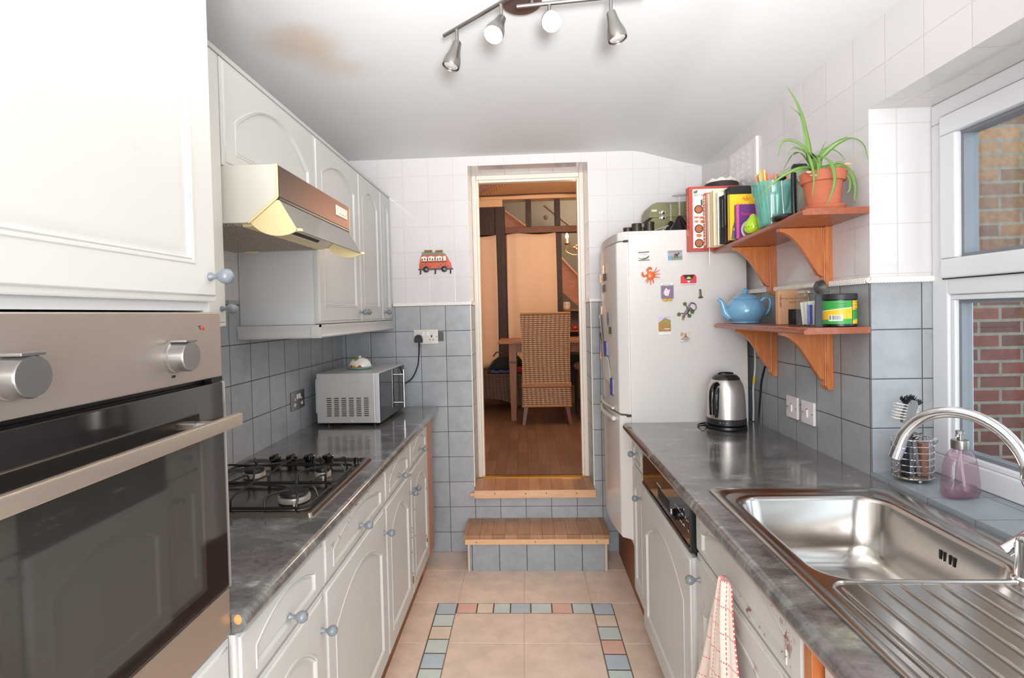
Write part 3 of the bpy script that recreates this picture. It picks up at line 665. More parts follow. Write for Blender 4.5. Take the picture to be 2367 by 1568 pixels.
# butter dish on the microwave
bd = thing('butter_dish', 'patterned ceramic butter dish with domed lid, on top of the microwave', 'dish', (-.895, 2.86, z1+.0005)); bx, by, bz = bd.location
MB().lathe([(0, 0), (.05, 0), (.062, .004), (.075, .012), (.072, .013), (.058, .008), (0, .007)], (bx, by, bz), 36, sx=1.0, sy=.72).build('plate', plain('pale_turquoise_glaze', (150, 204, 196), .15), bd)
t = NT('floral_glaze'); co_ = t.coord('Object'); v = t.n('ShaderNodeTexVoronoi'); v.inputs['Scale'].default_value = 30; t.l(co_, v.inputs['Vector'])
sx = t.n('ShaderNodeSeparateColor'); t.l(v.outputs['Color'], sx.inputs[0])
fl = t.ramp(sx.outputs[0], [(.0, lin((226, 84, 50))), (.38, lin((226, 84, 50))), (.4, lin((228, 186, 40))), (.75, lin((120, 150, 60))), (.8, lin((240, 234, 226)))])
t.set(col=t.mix(t.smooth(v.outputs['Distance'], .42, .5), fl, lin((242, 236, 228))), rough=.12, coat=.3)
ld = MB().lathe([(.060, .0135), (.061, .018), (.057, .034), (.044, .052), (.024, .061), (0, .0635)], (bx, by, bz), 36, sx=1.0, sy=.72).build('lid', t.m, bd)
MB().sphere((bx, by, bz+.067), .007, (1.2, 1, .8), 12, 8).build('lid_knob', plain('white_glaze', (238, 234, 228), .12), ld)

# ------------------------------------------------------------------ sockets on the left and far walls
def socket(lb, T, steel, plug=False, grp=None):
    loc = T @ Vector((0, 0, 0)); o = thing('double_socket', lb, 'socket', tuple(loc))
    m = MB(T); m.box(-.074, .074, -.044, .044, 0, .008, .003); m.build('plate', M['satin'] if steel else plain('pearl_plate', (222, 212, 206), .3, .25), o)
    wh = plain('white_insert', (238, 236, 232), .3); dk = M['black']
    for s in (-1, 1):
        m = MB(T)
        if steel:
            m.box(s*.042-.007, s*.042+.007, -.028, -.012, .007, .0095, .001); 
        m.box(s*.035-.004, s*.035+.004, -.004 if not steel else .0, .010 if not steel else .013, .007, .0088, .0005)
        m.box(s*.035-.013, s*.035-.006, -.021, -.016, .007, .0088, .0005); m.box(s*.035+.006, s*.035+.013, -.021, -.016, .007, .0088, .0005)
        m.build('socket_holes', wh if steel else dk, o)
        m = MB(T); m.box(s*.013-.0065, s*.013+.0065, .006, .030, .007, .0125, .002); m.build('rocker_switch', wh, o)
    m = MB(T)
    for s in (-1, 1): m.cyl((s*.066, 0, .007), (s*.066, 0, .0088), .003, None, 10)
    m.build('screws', dk, o); return o
T_far = FACE_CAM(-.603, YF, 1.320)
socket('pearl double socket on grey tiles left of the doorway, one side in use', T_far, False)
socket('brushed steel double socket on the left wall beside the microwave', frame((XL, 2.565, 1.053), (0, 1, 0), (0, 0, 1)), True)
pl = thing('mains_plug', 'black mains plug and flex in the socket left of the doorway', 'plug', (-.645, YF-.012, 1.305))
m = MB(FACE_CAM(-.645, YF-.0098, 1.308)); m.prism([(-.024, -.022), (.024, -.022), (.025, .0), (.018, .018), (.008, .025), (-.008, .025), (-.018, .018), (-.025, 0)], 'Z', 0.0005, .024)
m.build('plug_body', plain('black_plug_rubber', (26, 34, 34), .45), pl)
m = MB(); m.tube([(-.642, YF-.022, 1.290), (-.642, YF-.024, 1.26), (-.645, YF-.03, 1.20), (-.655, YF-.03, 1.14), (-.69, YF-.04, 1.07), (-.75, YF-.06, 1.03), (-.80, YF-.05, .985), (-.85, YF-.055, .95)], [.0075, .0055, .004, .004, .004, .004, .004, .004], 8, sub=6)
m.build('flex', M['black'], pl)
m = MB(); m.box(-.529, -.496, YF-.004, YF+.001, 1.292, 1.349, .001); tag(m.build('blanking_plate', plain('dark_grey_patch', (92, 88, 92), .5)), 'small dark grey patch beside the pearl double socket', 'plate')

# ------------------------------------------------------------------ camper-van key hook
def disc(m, x, z, r, n0, n1, seg=24): m.cyl((x, z, n0), (x, z, n1), r, None, seg)
T = FACE_CAM(-.532, YF, 1.775); v = thing('key_hook', 'painted metal orange camper-van key hook on white tiles beside the doorway', 'key hook', (-.532, YF-.01, 1.70))
org = plain('rusty_orange_enamel', (206, 92, 58), .35, var=.35, scale=45, bump=.3); gy = plain('grey_green_enamel', (120, 130, 122), .4, var=.2); vk = plain('dark_enamel', (44, 32, 40), .35); cw = plain('cream_enamel', (232, 222, 208), .4, var=.1)
MB(T).prism([(-.10, -.045), (-.101, -.02), (-.097, -.005), (-.090, .032), (-.080, .042), (.055, .042), (.070, .030), (.082, .004), (.094, -.012), (.098, -.045)], 'Z', .001, .009).build('van_body', org, v)
m = MB(T); m.prism([(-.082, .040), (-.080, .060), (-.070, .054), (.045, .052), (.066, .040)], 'Z', .001, .011); m.build('roof_rack', gy, v)
m = MB(T); rnd = random.Random(4)
for i, x in enumerate((-.062, -.050, -.038, -.026)): m.sphere((x, .062, .006), .0085, (.8, 1.1, .8), 10, 8)
for x in (.006, .018, .030, .040): m.sphere((x, .061, .006), .008, (.8, 1, .8), 10, 8)
m.build('roof_luggage', plain('ochre_enamel', (150, 120, 40), .4, var=.3, scale=60), v)
MB(T).sphere((-.010, .061, .006), .009, (1, 1, .7), 12, 8).build('roof_parcel', cw, v)
m = MB(T)
for x0_, x1_ in ((-.086, -.050), (-.044, -.004), (.002, .042), (.047, .064)):
    m.prism([(x0_, .004), (x1_, .004), (x1_, .028), ((x0_+x1_)/2, .033), (x0_, .028)], 'Z', .008, .0105)
m.build('windows', cw, v)
m = MB(T)
for i in range(9): m.sphere((-.080+i*.0155, .012+.003*(i % 2), .0105), .005, (.8, 1.4, .5), 8, 6)
m.build('passengers', plain('brown_enamel', (92, 66, 52), .5), v)
m = MB(T); m.box(-.088, .07, -.005, -.001, .008, .0105, .001)
for x in (-.062, .046):
    for k in range(5): a = pi*(.15+.175*k); m.tube([(x+.026*cos(a), -.045+.026*sin(a), .0095), (x+.036*cos(a), -.045+.036*sin(a), .0095)], .0018, 6)
m.build('body_lines', vk, v)
MB(T).box(-.106, .106, -.051, -.042, .001, .012, .003).build('bumper', plain('violet_grey_enamel', (84, 72, 92), .35), v)
for x in (-.058, .052):
    w = MB(T); w.lathe([(.0, .004), (.0185, .004), (.0185, .012), (.016, .014), (.010, .0145), (.009, .012), (0, .012)], (x, -.047, 0), 24); w = w.build('wheel', vk, v)
    MB(T).lathe([(0, .0125), (.007, .0125), (.006, .0150), (0, .0155)], (x, -.047, 0), 16).build('hub_cap', plain('mauve_enamel', (150, 124, 146), .3), w)
for x in (-.093, -.003, .090): MB(T).tube([(x, -.046, .006), (x, -.066, .006), (x, -.074, .012), (x, -.072, .020)], [.0042, .0042, .0042, .0038], 8, sub=3).build('hook', vk, v)

# ------------------------------------------------------------------ doorway: frame, threshold, steps
m = MB()
jy0, jy1 = YJ-.045, YJ+.02
m.box(DX0, DX0+.028, jy0, jy1, DZ0, DZ1, .003); m.box(DX1-.028, DX1, jy0, jy1, DZ0, DZ1, .003); m.box(DX0+.0285, DX1-.0285, jy0, jy1, DZ1-.028, DZ1, .003)
m.box(DX0+.026, DX0+.042, jy0+.02, jy1, DZ0, DZ1-.026, .003); m.box(DX1-.042, DX1-.026, jy0+.02, jy1, DZ0, DZ1-.026, .003); m.box(DX0+.0425, DX1-.0425, jy0+.02, jy1, DZ1-.042, DZ1-.026, .003)
struct(m.build('door_1', M['cream']))
m = MB(); m.prism([(jy0-.02, DZ0-.002), (jy0-.014, DZ0+.004), (jy0+.02, DZ0+.005), (jy0+.026, DZ0-.002)], 'X', DX0+.03, DX1-.03); struct(m.build('trim_5', M['brass']))
st = thing('step', 'upper wooden step under the doorway, pale beech nosing over grey tiles', 'step', (.035, 3.36, .34))
MB().box(DX0-.004, DX1+.010, YF-.022, YJ-.02, DZ0-.028, DZ0-.002, .003).build('tread', M['tread'], st)
m = MB(); m.box(DX0-.004, DX1+.010, YF-.030, YF-.003, DZ0-.030, DZ0-.0035, .002); m.box(DX0-.004, DX1+.008, YF-.036, YF-.003, .338, DZ0-.010, .002); m.build('nosing', M['pine'], st)
MB().box(DX0-.030, DX0-.003, YF-.030, YF-.003, .348, .366, .003).build('batten_end', M['pine'], st)
m = MB()
for x in (-.205, -.02, .105, .285): m.cyl((x, YF-.0375, .366), (x, YF-.034, .366), .0035, None, 10)
m.build('screw_heads', plain('rusty_screw', (70, 48, 36), .6), st)
st = thing('step', 'lower wooden step on the kitchen floor, parquet tread over a grey tiled riser', 'step', (.035, 3.11, 0))
gr = tiles('grey_step_tiles', -.327, 2.99, .155, .1545, (160, 164, 168), (78, 72, 70), .32, .004, .14, 18, .4, .05, .31)
MB().box(-.338, .416, 2.995, YF-.002, 0, .155, .002).build('riser', gr, st, smooth=False)
m = MB(); m.box(-.352, -.338, 2.990, YF-.002, 0, .156, .002); m.box(.416, .430, 2.990, YF-.002, 0, .156, .002); m.build('riser_edging', plain('stained_white_trim', (206, 188, 170), .5, var=.12), st)
MB().box(-.372, .446, 2.982, YF-.001, .183, .206, .003).build('tread', M['tread'], st)
MB().box(-.364, .438, 2.975, 2.995, .157, .186, .002).build('nosing', M['pine'], st)
m = MB(); m.box(-.350, .424, 2.996, YF-.002, .155, .184); m.build('support_board', M['pine'], st)
m = MB()
for x in (-.30, .03, .37): m.cyl((x, 2.9735, .172), (x, 2.977, .172), .0035, None, 10)
m.build('screw_heads', plain('rusty_screw_head', (120, 84, 56), .6), st)

# ------------------------------------------------------------------ right-hand base run
XD2 = .49
def right_unit(name, y0, y1, lb, cat, parts):
    t = thing(name, lb, cat, (.78, (y0+y1)/2, 0), 'white base cabinets under the right worktop' if name == 'base_cabinet' else None)
    MB().box(XD2+.021, 1.05, y0+.001, y1-.001, .12, .70).build('carcass', M['carc'], t, smooth=False)
    MB().box(XD2+.06, 1.04, y0+.001, y1-.001, 0, .119).build('plinth', M['plinth'], t, smooth=False)
    return t
t = right_unit('base_cabinet', 2.302, 2.548, 'narrow white base cabinet between fridge and dishwasher', 'cabinet', 0)
MB().box(XD2+.021, XD2+.05, 2.304, 2.546, .70, .876).build('top_rail', M['carc'], t, smooth=False)
d = plate(MB(), right_map(XD2+.019, 2.546, .735), .242, .138, .019, (.04, .04, .028, .020), .036, 0, .5).build('drawer', M['white'], t); knob(d, XD2, 2.425, .805, -1)
d = plate(MB(), right_map(XD2+.019, 2.546, .13), .242, .598, .019, (.05, .05, .07, .062), .04).build('door', M['white'], t); knob(d, XD2, 2.345, .632, -1)
dw = right_unit('dishwasher', 1.615, 2.298, 'integrated dishwasher with black control panel and white arched door below', 'dishwasher', 0)
lab(dw, dw['label'])
cpn = MB().box(XD2-.004, XD2+.03, 1.618, 2.296, .722, .868, .003).build('control_panel', M['blackgl'], dw); lab(cpn, 'glossy black control panel')
MB().box(XD2-.008, XD2+.004, 1.640, 2.296, .712, .727, .004).build('lower_lip', M['blackgl'], cpn)
MB().box(XD2-.0048, XD2+.01, 1.87, 2.04, .742, .790, .006).build('handle_recess', plain('recess_black', (6, 6, 6), .5), cpn)
MB().lathe([(0, 0), (.021, 0), (.021, .004), (.018, .006), (.017, .018), (.015, .020), (0, .0205)], (XD2-.0035, 1.775, .778), 28, '-X').build('dial', M['blackgl'], cpn)
MB().box(XD2-.026, XD2-.022, 1.773, 1.777, .779, .796, .0008).build('dial_marker', M['chrome'], cpn)
m = MB(); rnd = random.Random(7)
for i in range(11):
    for j in range(2):
        m.box(XD2-.0046, XD2-.0038, 1.655+i*.0145, 1.655+i*.0145+.004+.005*rnd.random(), .765+j*.030+.006*rnd.random(), .769+j*.030+.006*rnd.random())
m.build('printed_marks', plain('white_print', (206, 206, 206), .5), cpn)
MB().box(XD2-.0046, XD2-.0038, 1.99, 2.05, .792, .797).build('printed_logo', plain('pale_print', (206, 200, 190), .5), cpn)
MB().box(XD2-.012, XD2+.03, 1.6105, 1.619, .722, .876, .002).build('side_trim', M['black'], cpn)
d = plate(MB(), right_map(XD2+.010, 2.296, .10), .680, .606, .022, (.075, .075, .08, .07), .10).build('door', M['white'], dw)
su = right_unit('base_cabinet', .982, 1.608, 'white sink cabinet with chipped drawer front and a red-checked towel hanging on it', 'cabinet', 0)
MB().box(XD2+.021, XD2+.05, .984, 1.606, .70, .876).build('top_rail', M['carc'], su, smooth=False)
d = plate(MB(), right_map(XD2+.019, 1.606, .735), .622, .138, .019, (.062, .062, .024, .018), .044, .8, .5).build('drawer_front', M['worn'], su)
d = plate(MB(), right_map(XD2+.019, 1.606, .13), .622, .598, .019, (.064, .064, .07, .062), .085, .45).build('door', M['worn'], su); knob(d, XD2, 1.565, .665, -1)
t = MB(); t.box(XD2-.002, 1.05, .952, .979, 0, .874, .002); tag(t.build('end_panel', M['orange']), 'pine end panel between sink cabinet and white appliance', 'panel')
wmc = thing('washing_machine', 'white appliance front under the right worktop nearest the camera', 'washing machine', (.79, .64, 0))
MB().box(XD2+.03, 1.05, .345, .945, .01, .868, .006).build('body', M['fridge'], wmc); MB().box(XD2+.012, XD2+.032, .347, .943, .70, .866, .008).build('control_panel', M['fridge'], wmc)
m = MB(); m.lathe([(.21, 0), (.21, .012), (.185, .026), (.15, .028), (.145, .006), (.0, .004)], (XD2+.031, .645, .40), 40, '-X'); m.build('door', M['fridged'], wmc)
for yy in (.40, .89):
    for xx in (XD2+.08, 1.0): MB().cyl((xx, yy, 0), (xx, yy, .012), .02, None, 12).build('foot', M['black'], wmc)

# right worktop with the sink let into it
SX0, SX1, SY0, SY1 = .521, 1.036, .46, 1.586
m = MB(); xe = .450; cx0, cx1, cy0, cy1 = .548, 1.012, .49, 1.56
m.prism(worktop_profile(xe, XR-.001, -1, .920, .040), 'Y', cy1, 2.548); m.prism(worktop_profile(xe, XR-.001, -1, .920, .040), 'Y', .10, cy0)
m.prism(worktop_profile(xe, cx0, -1, .920, .040), 'Y', cy0, cy1); m.box(cx1, XR-.001, cy0, cy1, .880, .920)
tag(m.build('worktop', M['top'], angle=50), 'dark mottled laminate worktop along the right wall around the sink', 'worktop')
sk = thing('sink', 'stainless steel sink with single bowl and ridged drainer', 'sink', (.78, 1.02, .92)); ZS = .920
bx0, bx1, by0, by1 = .572, .956, 1.060, 1.516
R = [rr3(SX0, SX1, SY0, SY1, .022, ZS+.0005, 8), rr3(SX0+.001, SX1-.001, SY0+.001, SY1-.001, .022, ZS+.005, 8), rr3(SX0+.006, SX1-.006, SY0+.006, SY1-.006, .024, ZS+.0065, 8)]
R += [rr3(bx0-.030, bx1+.026, SY0+.03, by1+.040, .05, ZS+.0065, 8), rr3(bx0-.027, bx1+.023, SY0+.033, by1+.037, .05, ZS+.0035, 8), rr3(bx0-.0245, bx1+.0215, SY0+.036, by1+.034, .05, ZS+.0035, 8), rr3(bx0-.0150, bx1+.0150, by0-.015, by1+.017, .075, ZS+.0035, 8)]
R += [rr3(bx0-.012, bx1+.012, by0-.012, by1+.014, .073, ZS+.0035, 8), rr3(bx0-.004, bx1+.004, by0-.004, by1+.004, .068, ZS+.001, 8), rr3(bx0+.003, bx1-.003, by0+.003, by1-.003, .065, ZS-.008, 8)]
R += [rr3(bx0+.012, bx1-.012, by0+.012, by1-.012, .072, ZS-.125, 8), rr3(bx0+.020, bx1-.020, by0+.020, by1-.020, .078, ZS-.155, 8), rr3(bx0+.038, bx1-.038, by0+.038, by1-.038, .085, ZS-.174, 8), rr3(bx0+.065, bx1-.065, by0+.065, by1-.065, .08, ZS-.180, 8)]
o_ = MB(); o_.loft(R, True, False); n = len(R[0]); o_.f.append(tuple((len(R)-1)*n+j for j in range(n))); o_.mi.append(0)
bowl = o_.build('bowl', M['sink'], sk, angle=50, fix=False)
m = MB()
for i in range(10):
    x = .578+i*.0375; y1_ = by0-.030-(.012 if i == 0 else 0)
    m.tube([(x, SY0+.05, ZS+.0042), (x, y1_-.03, ZS+.0042), (x+.002, y1_, ZS+.0036)], [.0042, .0042, .0025], 10)
m.build('drainer_ridges', M['sink'], sk)
m = MB(); m.tube([(x, y, ZS+.0045) for x, y in rrect(bx0-.010, bx1+.010, SY0+.045, by0-.020, .035, 8)], .0028, 8, True); m.build('drainer_rim', M['sink'], sk)
w = MB(); w.lathe([(0, .002), (.020, .002), (.034, .003), (.042, .004), (.044, .001), (.044, 0)], (.70, 1.15, ZS-.180), 32); w = w.build('waste', M['chrome'], sk)
m = MB()
for i in range(5): m.box(.682+i*.0085, .6855+i*.0085, 1.132, 1.168, ZS-.1782, ZS-.1766, .001, 1)
m.build('waste_slots', M['black'], w)
m = MB()
for yy, w_ in ((1.278, .006), (1.266, .004), (1.250, .004), (1.238, .006)): m.box(bx1-.0095, bx1-.004, yy-w_/2, yy+w_/2, ZS-.062, ZS-.040, .001, 1)
m.build('overflow_slots', M['black'], sk)
# swan-neck tap
TX, TY = .937, 1.043
tp = thing('tap', 'chrome swan-neck mixer tap curving over the sink bowl', 'tap', (TX, TY, ZS+.003))
m = MB(); m.lathe([(0, 0), (.027, 0), (.027, .006), (.022, .010), (.0205, .075), (.018, .082), (.013, .086), (0, .086)], (TX, TY, ZS+.003), 32); m.build('body', M['chrome'], tp)
dx, dy = -.116, .185; pts = [(TX, TY, ZS+.07), (.995, 1.075, 1.05), (.995, 1.075, 1.10)]
for i in range(0, 15):
    a = pi*i/14*.93; k = (1-cos(a))/2; pts.append((TX+dx*k, TY+dy*k, 1.108+.118*sin(a)))
m = MB(); m.tube(pts, .0115, 16, sub=2); m.build('spout', M['chrome'], tp)
e = Vector(pts[-1]); f_ = Vector(pts[-2]); dd = (e-f_).normalized(); m = MB(); m.cyl(e-dd*.002, e+dd*.026, .0128, None, 20); m.build('aerator', M['chrome'], tp)
m = MB(); m.cyl((TX, TY, ZS+.058), (TX, TY+.022, ZS+.066), .012, .011, 16); m.build('lever_mount', M['chrome'], tp)
m = MB(); m.tube([(TX+.035, TY+.022, ZS+.090), (TX+.006, TY+.034, ZS+.060), (TX-.012, TY+.040, ZS+.044)], [.0125, .0125, .0122], 18); m.build('lever', M['chrome'], tp)

# ------------------------------------------------------------------ tea towel on the sink drawer knob
def _towel():
    t = NT('red_checked_cotton'); uv = t.n('ShaderNodeSeparateXYZ'); t.l(t.coord('UV'), uv.inputs[0])
    def stripe(q, n, w):
        f = t.math('FRACT', t.math('MULTIPLY', q, n)); return t.math('LESS_THAN', f, w)
    dsh = t.math('LESS_THAN', t.math('FRACT', t.math('MULTIPLY', uv.outputs[1], 46.0)), .62); ds2 = t.math('LESS_THAN', t.math('FRACT', t.math('MULTIPLY', uv.outputs[0], 40.0)), .62)
    r = t.math('MAXIMUM', t.math('MULTIPLY', stripe(uv.outputs[0], 5, .06), dsh), t.math('MULTIPLY', stripe(uv.outputs[1], 8, .05), ds2))
    n = t.noise(160, t.coord('Object'), 2)
    t.set(col=t.mix(r, t.mix(n, lin((224, 202, 190)), lin((242, 226, 214))), lin((214, 84, 92))), rough=.95, sheen=.3); t.bump(n, .5, .002); return t.m
def tw(u, v):
    w = .044+.20*min(1, v*1.3)+.05*v; c = 1.292+.085*v
    y = c+(u-.5)*w*1.1+.006*sin(9*v); fold = (.5+.5*v)*(.016*sin(u*17+1.2*v)+.008*sin(u*31+2))
    z = .800-.50*v-.020*sin(u*pi)*(-1)*(1-v)*.5-.03*u*v
    return (.466-.010*(1-abs(2*u-1))*(1-v)+fold*.75-.012*v, y, z)
m = MB(); m.grid(tw, 56, 60); tag(m.build('tea_towel', _towel(), solid=.003, fix=False, angle=80), 'cream tea towel with red checks hung on the sink cabinet', 'towel')

# ------------------------------------------------------------------ fridge freezer
FX0, FX1, FY0, FY1, FZ0, FZ1 = .492, 1.035, 2.552, 3.150, .335, 1.822
m = MB(); m.box(.530, 1.055, 2.556, 3.205, 0, .333, .002); tag(m.build('plinth_box', M['plinth']), 'brown wooden plinth box raising the fridge off the floor', 'plinth')
fr = thing('fridge_freezer', 'tall white fridge freezer with bulging doors and magnets on its side', 'fridge', ((FX0+FX1)/2, (FY0+FY1)/2, FZ0))
MB().box(FX0, FX1, FY0, FY1, FZ0, FZ1, .004).build('body', M['fridge'], fr)
def bulged(z0, z1, xb=.486, b=.030, t=.036):
    P = [(xb, FY0+.004), (xb, FY1-.004)]; N = 24
    for i in range(N+1):
        f = 1-i/N; e = min(1, min(f, 1-f)/.035); P.append((xb-t*sqrt(max(0, 1-(1-e)**2)) - b*(1-(2*f-1)**2), FY0+.004+(FY1-FY0-.008)*f))
    m = MB(); sh = [(x+(.004 if x < xb else 0), y) for x, y in P]
    m.loft([[(x, y, z0) for x, y in sh], [(x, y, z0+.004) for x, y in P], [(x, y, z1-.004) for x, y in P], [(x, y, z1) for x, y in sh]]); return m
fd = bulged(.958, 1.775).build('fridge_door', M['fridged'], fr, angle=50)
zd = bulged(.362, .950).build('freezer_door', M['fridged'], fr, angle=50)
bulged(1.779, 1.822, .492, .030, .036).build('top_fascia', M['fridge'], fr, angle=50)
text('ELECTRA', .010, frame((.4315, 2.84, 1.80), (0, -1, 0), (0, 0, 1)), plain('grey_print', (150, 146, 142), .5), fr, 'maker_lettering') if False else None
MB().box(.484, .4925, FY0+.006, FY1-.006, .36, 1.78).build('door_seal', plain('cream_seal', (226, 216, 206), .6), fr)
m = MB(); m.tube([(.424, 2.64, .925), (.402, 2.84, .925), (.424, 3.04, .925)], .011, 10, sub=6); m.build('freezer_handle', M['fridge'], zd)
m = MB(); m.tube([(.424, 2.66, .972), (.404, 2.86, .972), (.424, 3.04, .972)], .007, 10, sub=6); m.build('fridge_handle', M['fridge'], fd)
for z in (1.777, .954): MB().box(.470, .492, FY0-.004, FY0+.012, z-.006, z+.004, .002).build('hinge', M['rubber'], fr)
m = MB()
for yy in (2.60, 3.10):
    for xx in (.56, .98): m.cyl((xx, yy, .333), (xx, yy, .337), .02, None, 10)
m.build('feet', M['black'], fr)

# magnets on the fridge side
YS = FY0
def flat(m, T, pts, n0, n1): m.T = T; m.prism(pts, 'Z', n0, n1); m.T = None; return m
def P_(name, rgb, **k): return plain(name, rgb, k.pop('rough', .35), **k)
mg = lambda nm, lb, x, z, r=0: (thing(nm, lb, 'magnet', (x, YS-.002, z), 'magnets on the fridge side'), FACE_CAM(x, YS, z) @ Matrix.Rotation(radians(r), 4, 'Z'))
o, T = mg('fridge_magnet', 'FLORIDA fridge magnet with green alligator', .563, 1.703, 2)
m = MB(T); m.box(-.025, .025, -.021, .021, .0003, .004, .001); m.build('plaque', P_('magnet_white', (232, 232, 232)), o)
m = MB(T); m.box(-.025, .025, .015, .021, .0036, .0048); m.box(-.025, .025, -.021, -.016, .0036, .0048); m.build('brown_bands', P_('magnet_brown', (128, 96, 82), var=.3, scale=120), o)
m = MB(T); m.prism([(-.024, -.006), (-.014, -.011), (.0, -.009), (.012, -.006), (.024, .005), (.020, -.005), (.026, -.004), (.015, -.012), (.006, -.015), (-.012, -.015), (-.024, -.010)], 'Z', .004, .007); m.build('alligator', P_('alligator_green', (60, 92, 60), var=.2, scale=150), o)
text('FLORIDA', .0085, T @ Matrix.Translation((0, .007, .0045)), P_('magnet_blue', (70, 64, 150)), o)
o, T = mg('fridge_magnet', 'landscape picture magnet with a brown bull', .7065, 1.703, 1)
m = MB(T); m.box(-.036, .036, -.025, .025, .0003, .004, .001); m.build('plaque', P_('magnet_frame', (208, 214, 220), rough=.2), o)
m = MB(T); m.box(-.033, .033, -.022, -.004, .0038, .0046); m.build('meadow', P_('meadow', (128, 142, 128), var=.35, scale=110), o)
m = MB(T); m.box(-.033, .033, -.004, .012, .0038, .0046); m.build('sea', P_('hazy_sea', (150, 166, 176), var=.2, scale=90), o)
m = MB(T); m.box(-.033, .033, .012, .022, .0038, .0046); m.build('skyline', P_('skyline', (150, 136, 132), var=.4, scale=140), o)
m = MB(T); m.sphere((.004, .002, .005), .009, (1.15, .75, .25), 12, 8); m.sphere((.016, .007, .005), .005, (1, .9, .3), 10, 6)
for x in (-.003, .0, .009, .012): m.box(x-.001, x+.001, -.012, .0, .0045, .006)
m.build('bull', P_('bull_brown', (112, 62, 56)), o)
MB(T).box(-.031, -.018, -.021, -.009, .0044, .0052).build('blue_patch', P_('sky_blue', (110, 160, 206)), o)
# crab
o, T = mg('fridge_magnet', 'orange crab magnet with spread legs', .592, 1.611, 0)
cr = P_('crab_orange', (222, 108, 48), rough=.2, var=.15, coat=.5)
m = MB(T); m.sphere((0, 0, .008), .0205, (.95, 1, .42), 20, 12); cb = m.build('shell', cr, o)
for pts in ([(.010, .012), (.020, .022), (.028, .038)], [(.014, .008), (.028, .018), (.042, .026)], [(.016, .002), (.030, .006), (.044, .006)], [(.016, -.004), (.026, -.008), (.038, -.008), (.042, -.014)],
            [(-.012, -.012), (-.020, -.020), (-.027, -.030)], [(-.008, -.016), (-.014, -.026), (-.017, -.036)], [(-.002, -.018), (-.002, -.030), (.0, -.044)], [(.006, -.016), (.012, -.028), (.008, -.030), (.016, -.036)]):
    m = MB(T); n = len(pts); m.tube([(x, y, .008+.004*sin(pi*i/(n-1))) for i, (x, y) in enumerate(pts)], [.0028, .0022, .0012, .001][:n] if n > 2 else .002, 6, sub=3); m.build('leg', cr, o)
for pts in ([(-.014, .006), (-.030, -.002), (-.038, .006), (-.038, .018)], [(-.008, .014), (-.016, .026), (-.004, .036), (.006, .028)]):
    m = MB(T); m.tube([(x, y, .009) for x, y in pts], [.003, .0048, .0062, .002], 8, sub=4); m.build('claw', cr, o)
# clear photo holder
o, T = mg('fridge_magnet', 'clear photo-holder magnet with a purple snapshot', .667, 1.536, 0)
MB(T).box(-.030, .030, -.036, .030, .001, .008, .002).build('holder', clear('acrylic', (.95, .95, .95), .05, .12), o)
m = MB(T); m.box(-.028, .028, -.033, .025, .0084, .0092); ph = m.build('snapshot', P_('purple_snapshot', (132, 108, 132), var=.4, scale=90), o)
m = MB(T); m.prism([(-.012, -.020), (.004, -.022), (.010, -.004), (.012, .012), (.004, .004), (-.004, .016), (-.010, .012), (-.018, -.006)], 'Z', .0090, .0098); m.build('pale_figure', P_('pale_print_figure', (224, 206, 218)), ph)
m = MB(T)
for x in (-.024, .022): m.sphere((x, .033, .008), .007, (1.2, .9, .6), 12, 8)
m.build('white_clips', P_('white_plastic_clip', (240, 238, 236)), o)
for x in (-.010, .012): MB(T).sphere((x, -.040, .008), .009, (1.3, .65, .8), 12, 8).build('yellow_foot', P_('yellow_plastic', (232, 180, 50)), o)
# flag
o, T = mg('fridge_magnet', 'red, black and blue flag magnet with a yellow rising sun', .767, 1.588, 0)
m = MB(T); m.prism([(-.036, -.024), (.036, -.024), (.036, .013), (.028, .023), (-.027, .023), (-.036, .013)], 'Z', .0003, .004); m.build('red_field', P_('flag_red', (222, 62, 66)), o)
m = MB(T); m.box(-.036, .036, -.024, -.0175, .0036, .0048); m.build('white_strip', P_('flag_white', (236, 230, 228)), o)
MB(T).prism([(-.026, .0225), (.027, .0225), (.0155, .003), (-.0145, .003)], 'Z', .0038, .0046).build('black_band', P_('flag_black', (30, 26, 28)), o)
MB(T).prism([(-.0145, .0035), (.0155, .0035), (.009, -.0045), (-.008, -.0045)], 'Z', .0038, .0047).build('blue_band', P_('flag_blue', (62, 56, 130)), o)
MB(T).prism([(-.008, -.004), (.009, -.004), (.0005, -.016)], 'Z', .0038, .0047).build('white_point', P_('flag_point', (238, 230, 228)), o)
sun = [(.0005+(.013 if i % 2 else .0085)*cos(pi*i/12), .003+(.013 if i % 2 else .0085)*sin(pi*i/12)) for i in range(13)]
MB(T).prism(sun, 'Z', .0044, .0054).build('yellow_sun', P_('flag_sun', (224, 206, 50)), o)
text('ANTIGUA & BARBUDA', .0062, T @ Matrix.Translation((0, -.0210, .0049)), P_('flag_text', (60, 30, 32)), o)
# bolt-shaped magnet
o, T = mg('fridge_magnet', 'small rusty tower-shaped magnet beside the teapot spout', .820, 1.521, 3)
m = MB(T); m.box(-.0055, .0055, -.016, .018, .0005, .007, .003); m.sphere((0, .018, .004), .0055, (1, .7, .6), 10, 6); m.build('shaft', P_('rusty_brown', (112, 84, 66), var=.4, scale=200), o); MB(T).box(-.0105, .0105, -.021, -.014, .0005, .008, .002).build('foot', P_('rusty_dark', (84, 62, 50)), o)
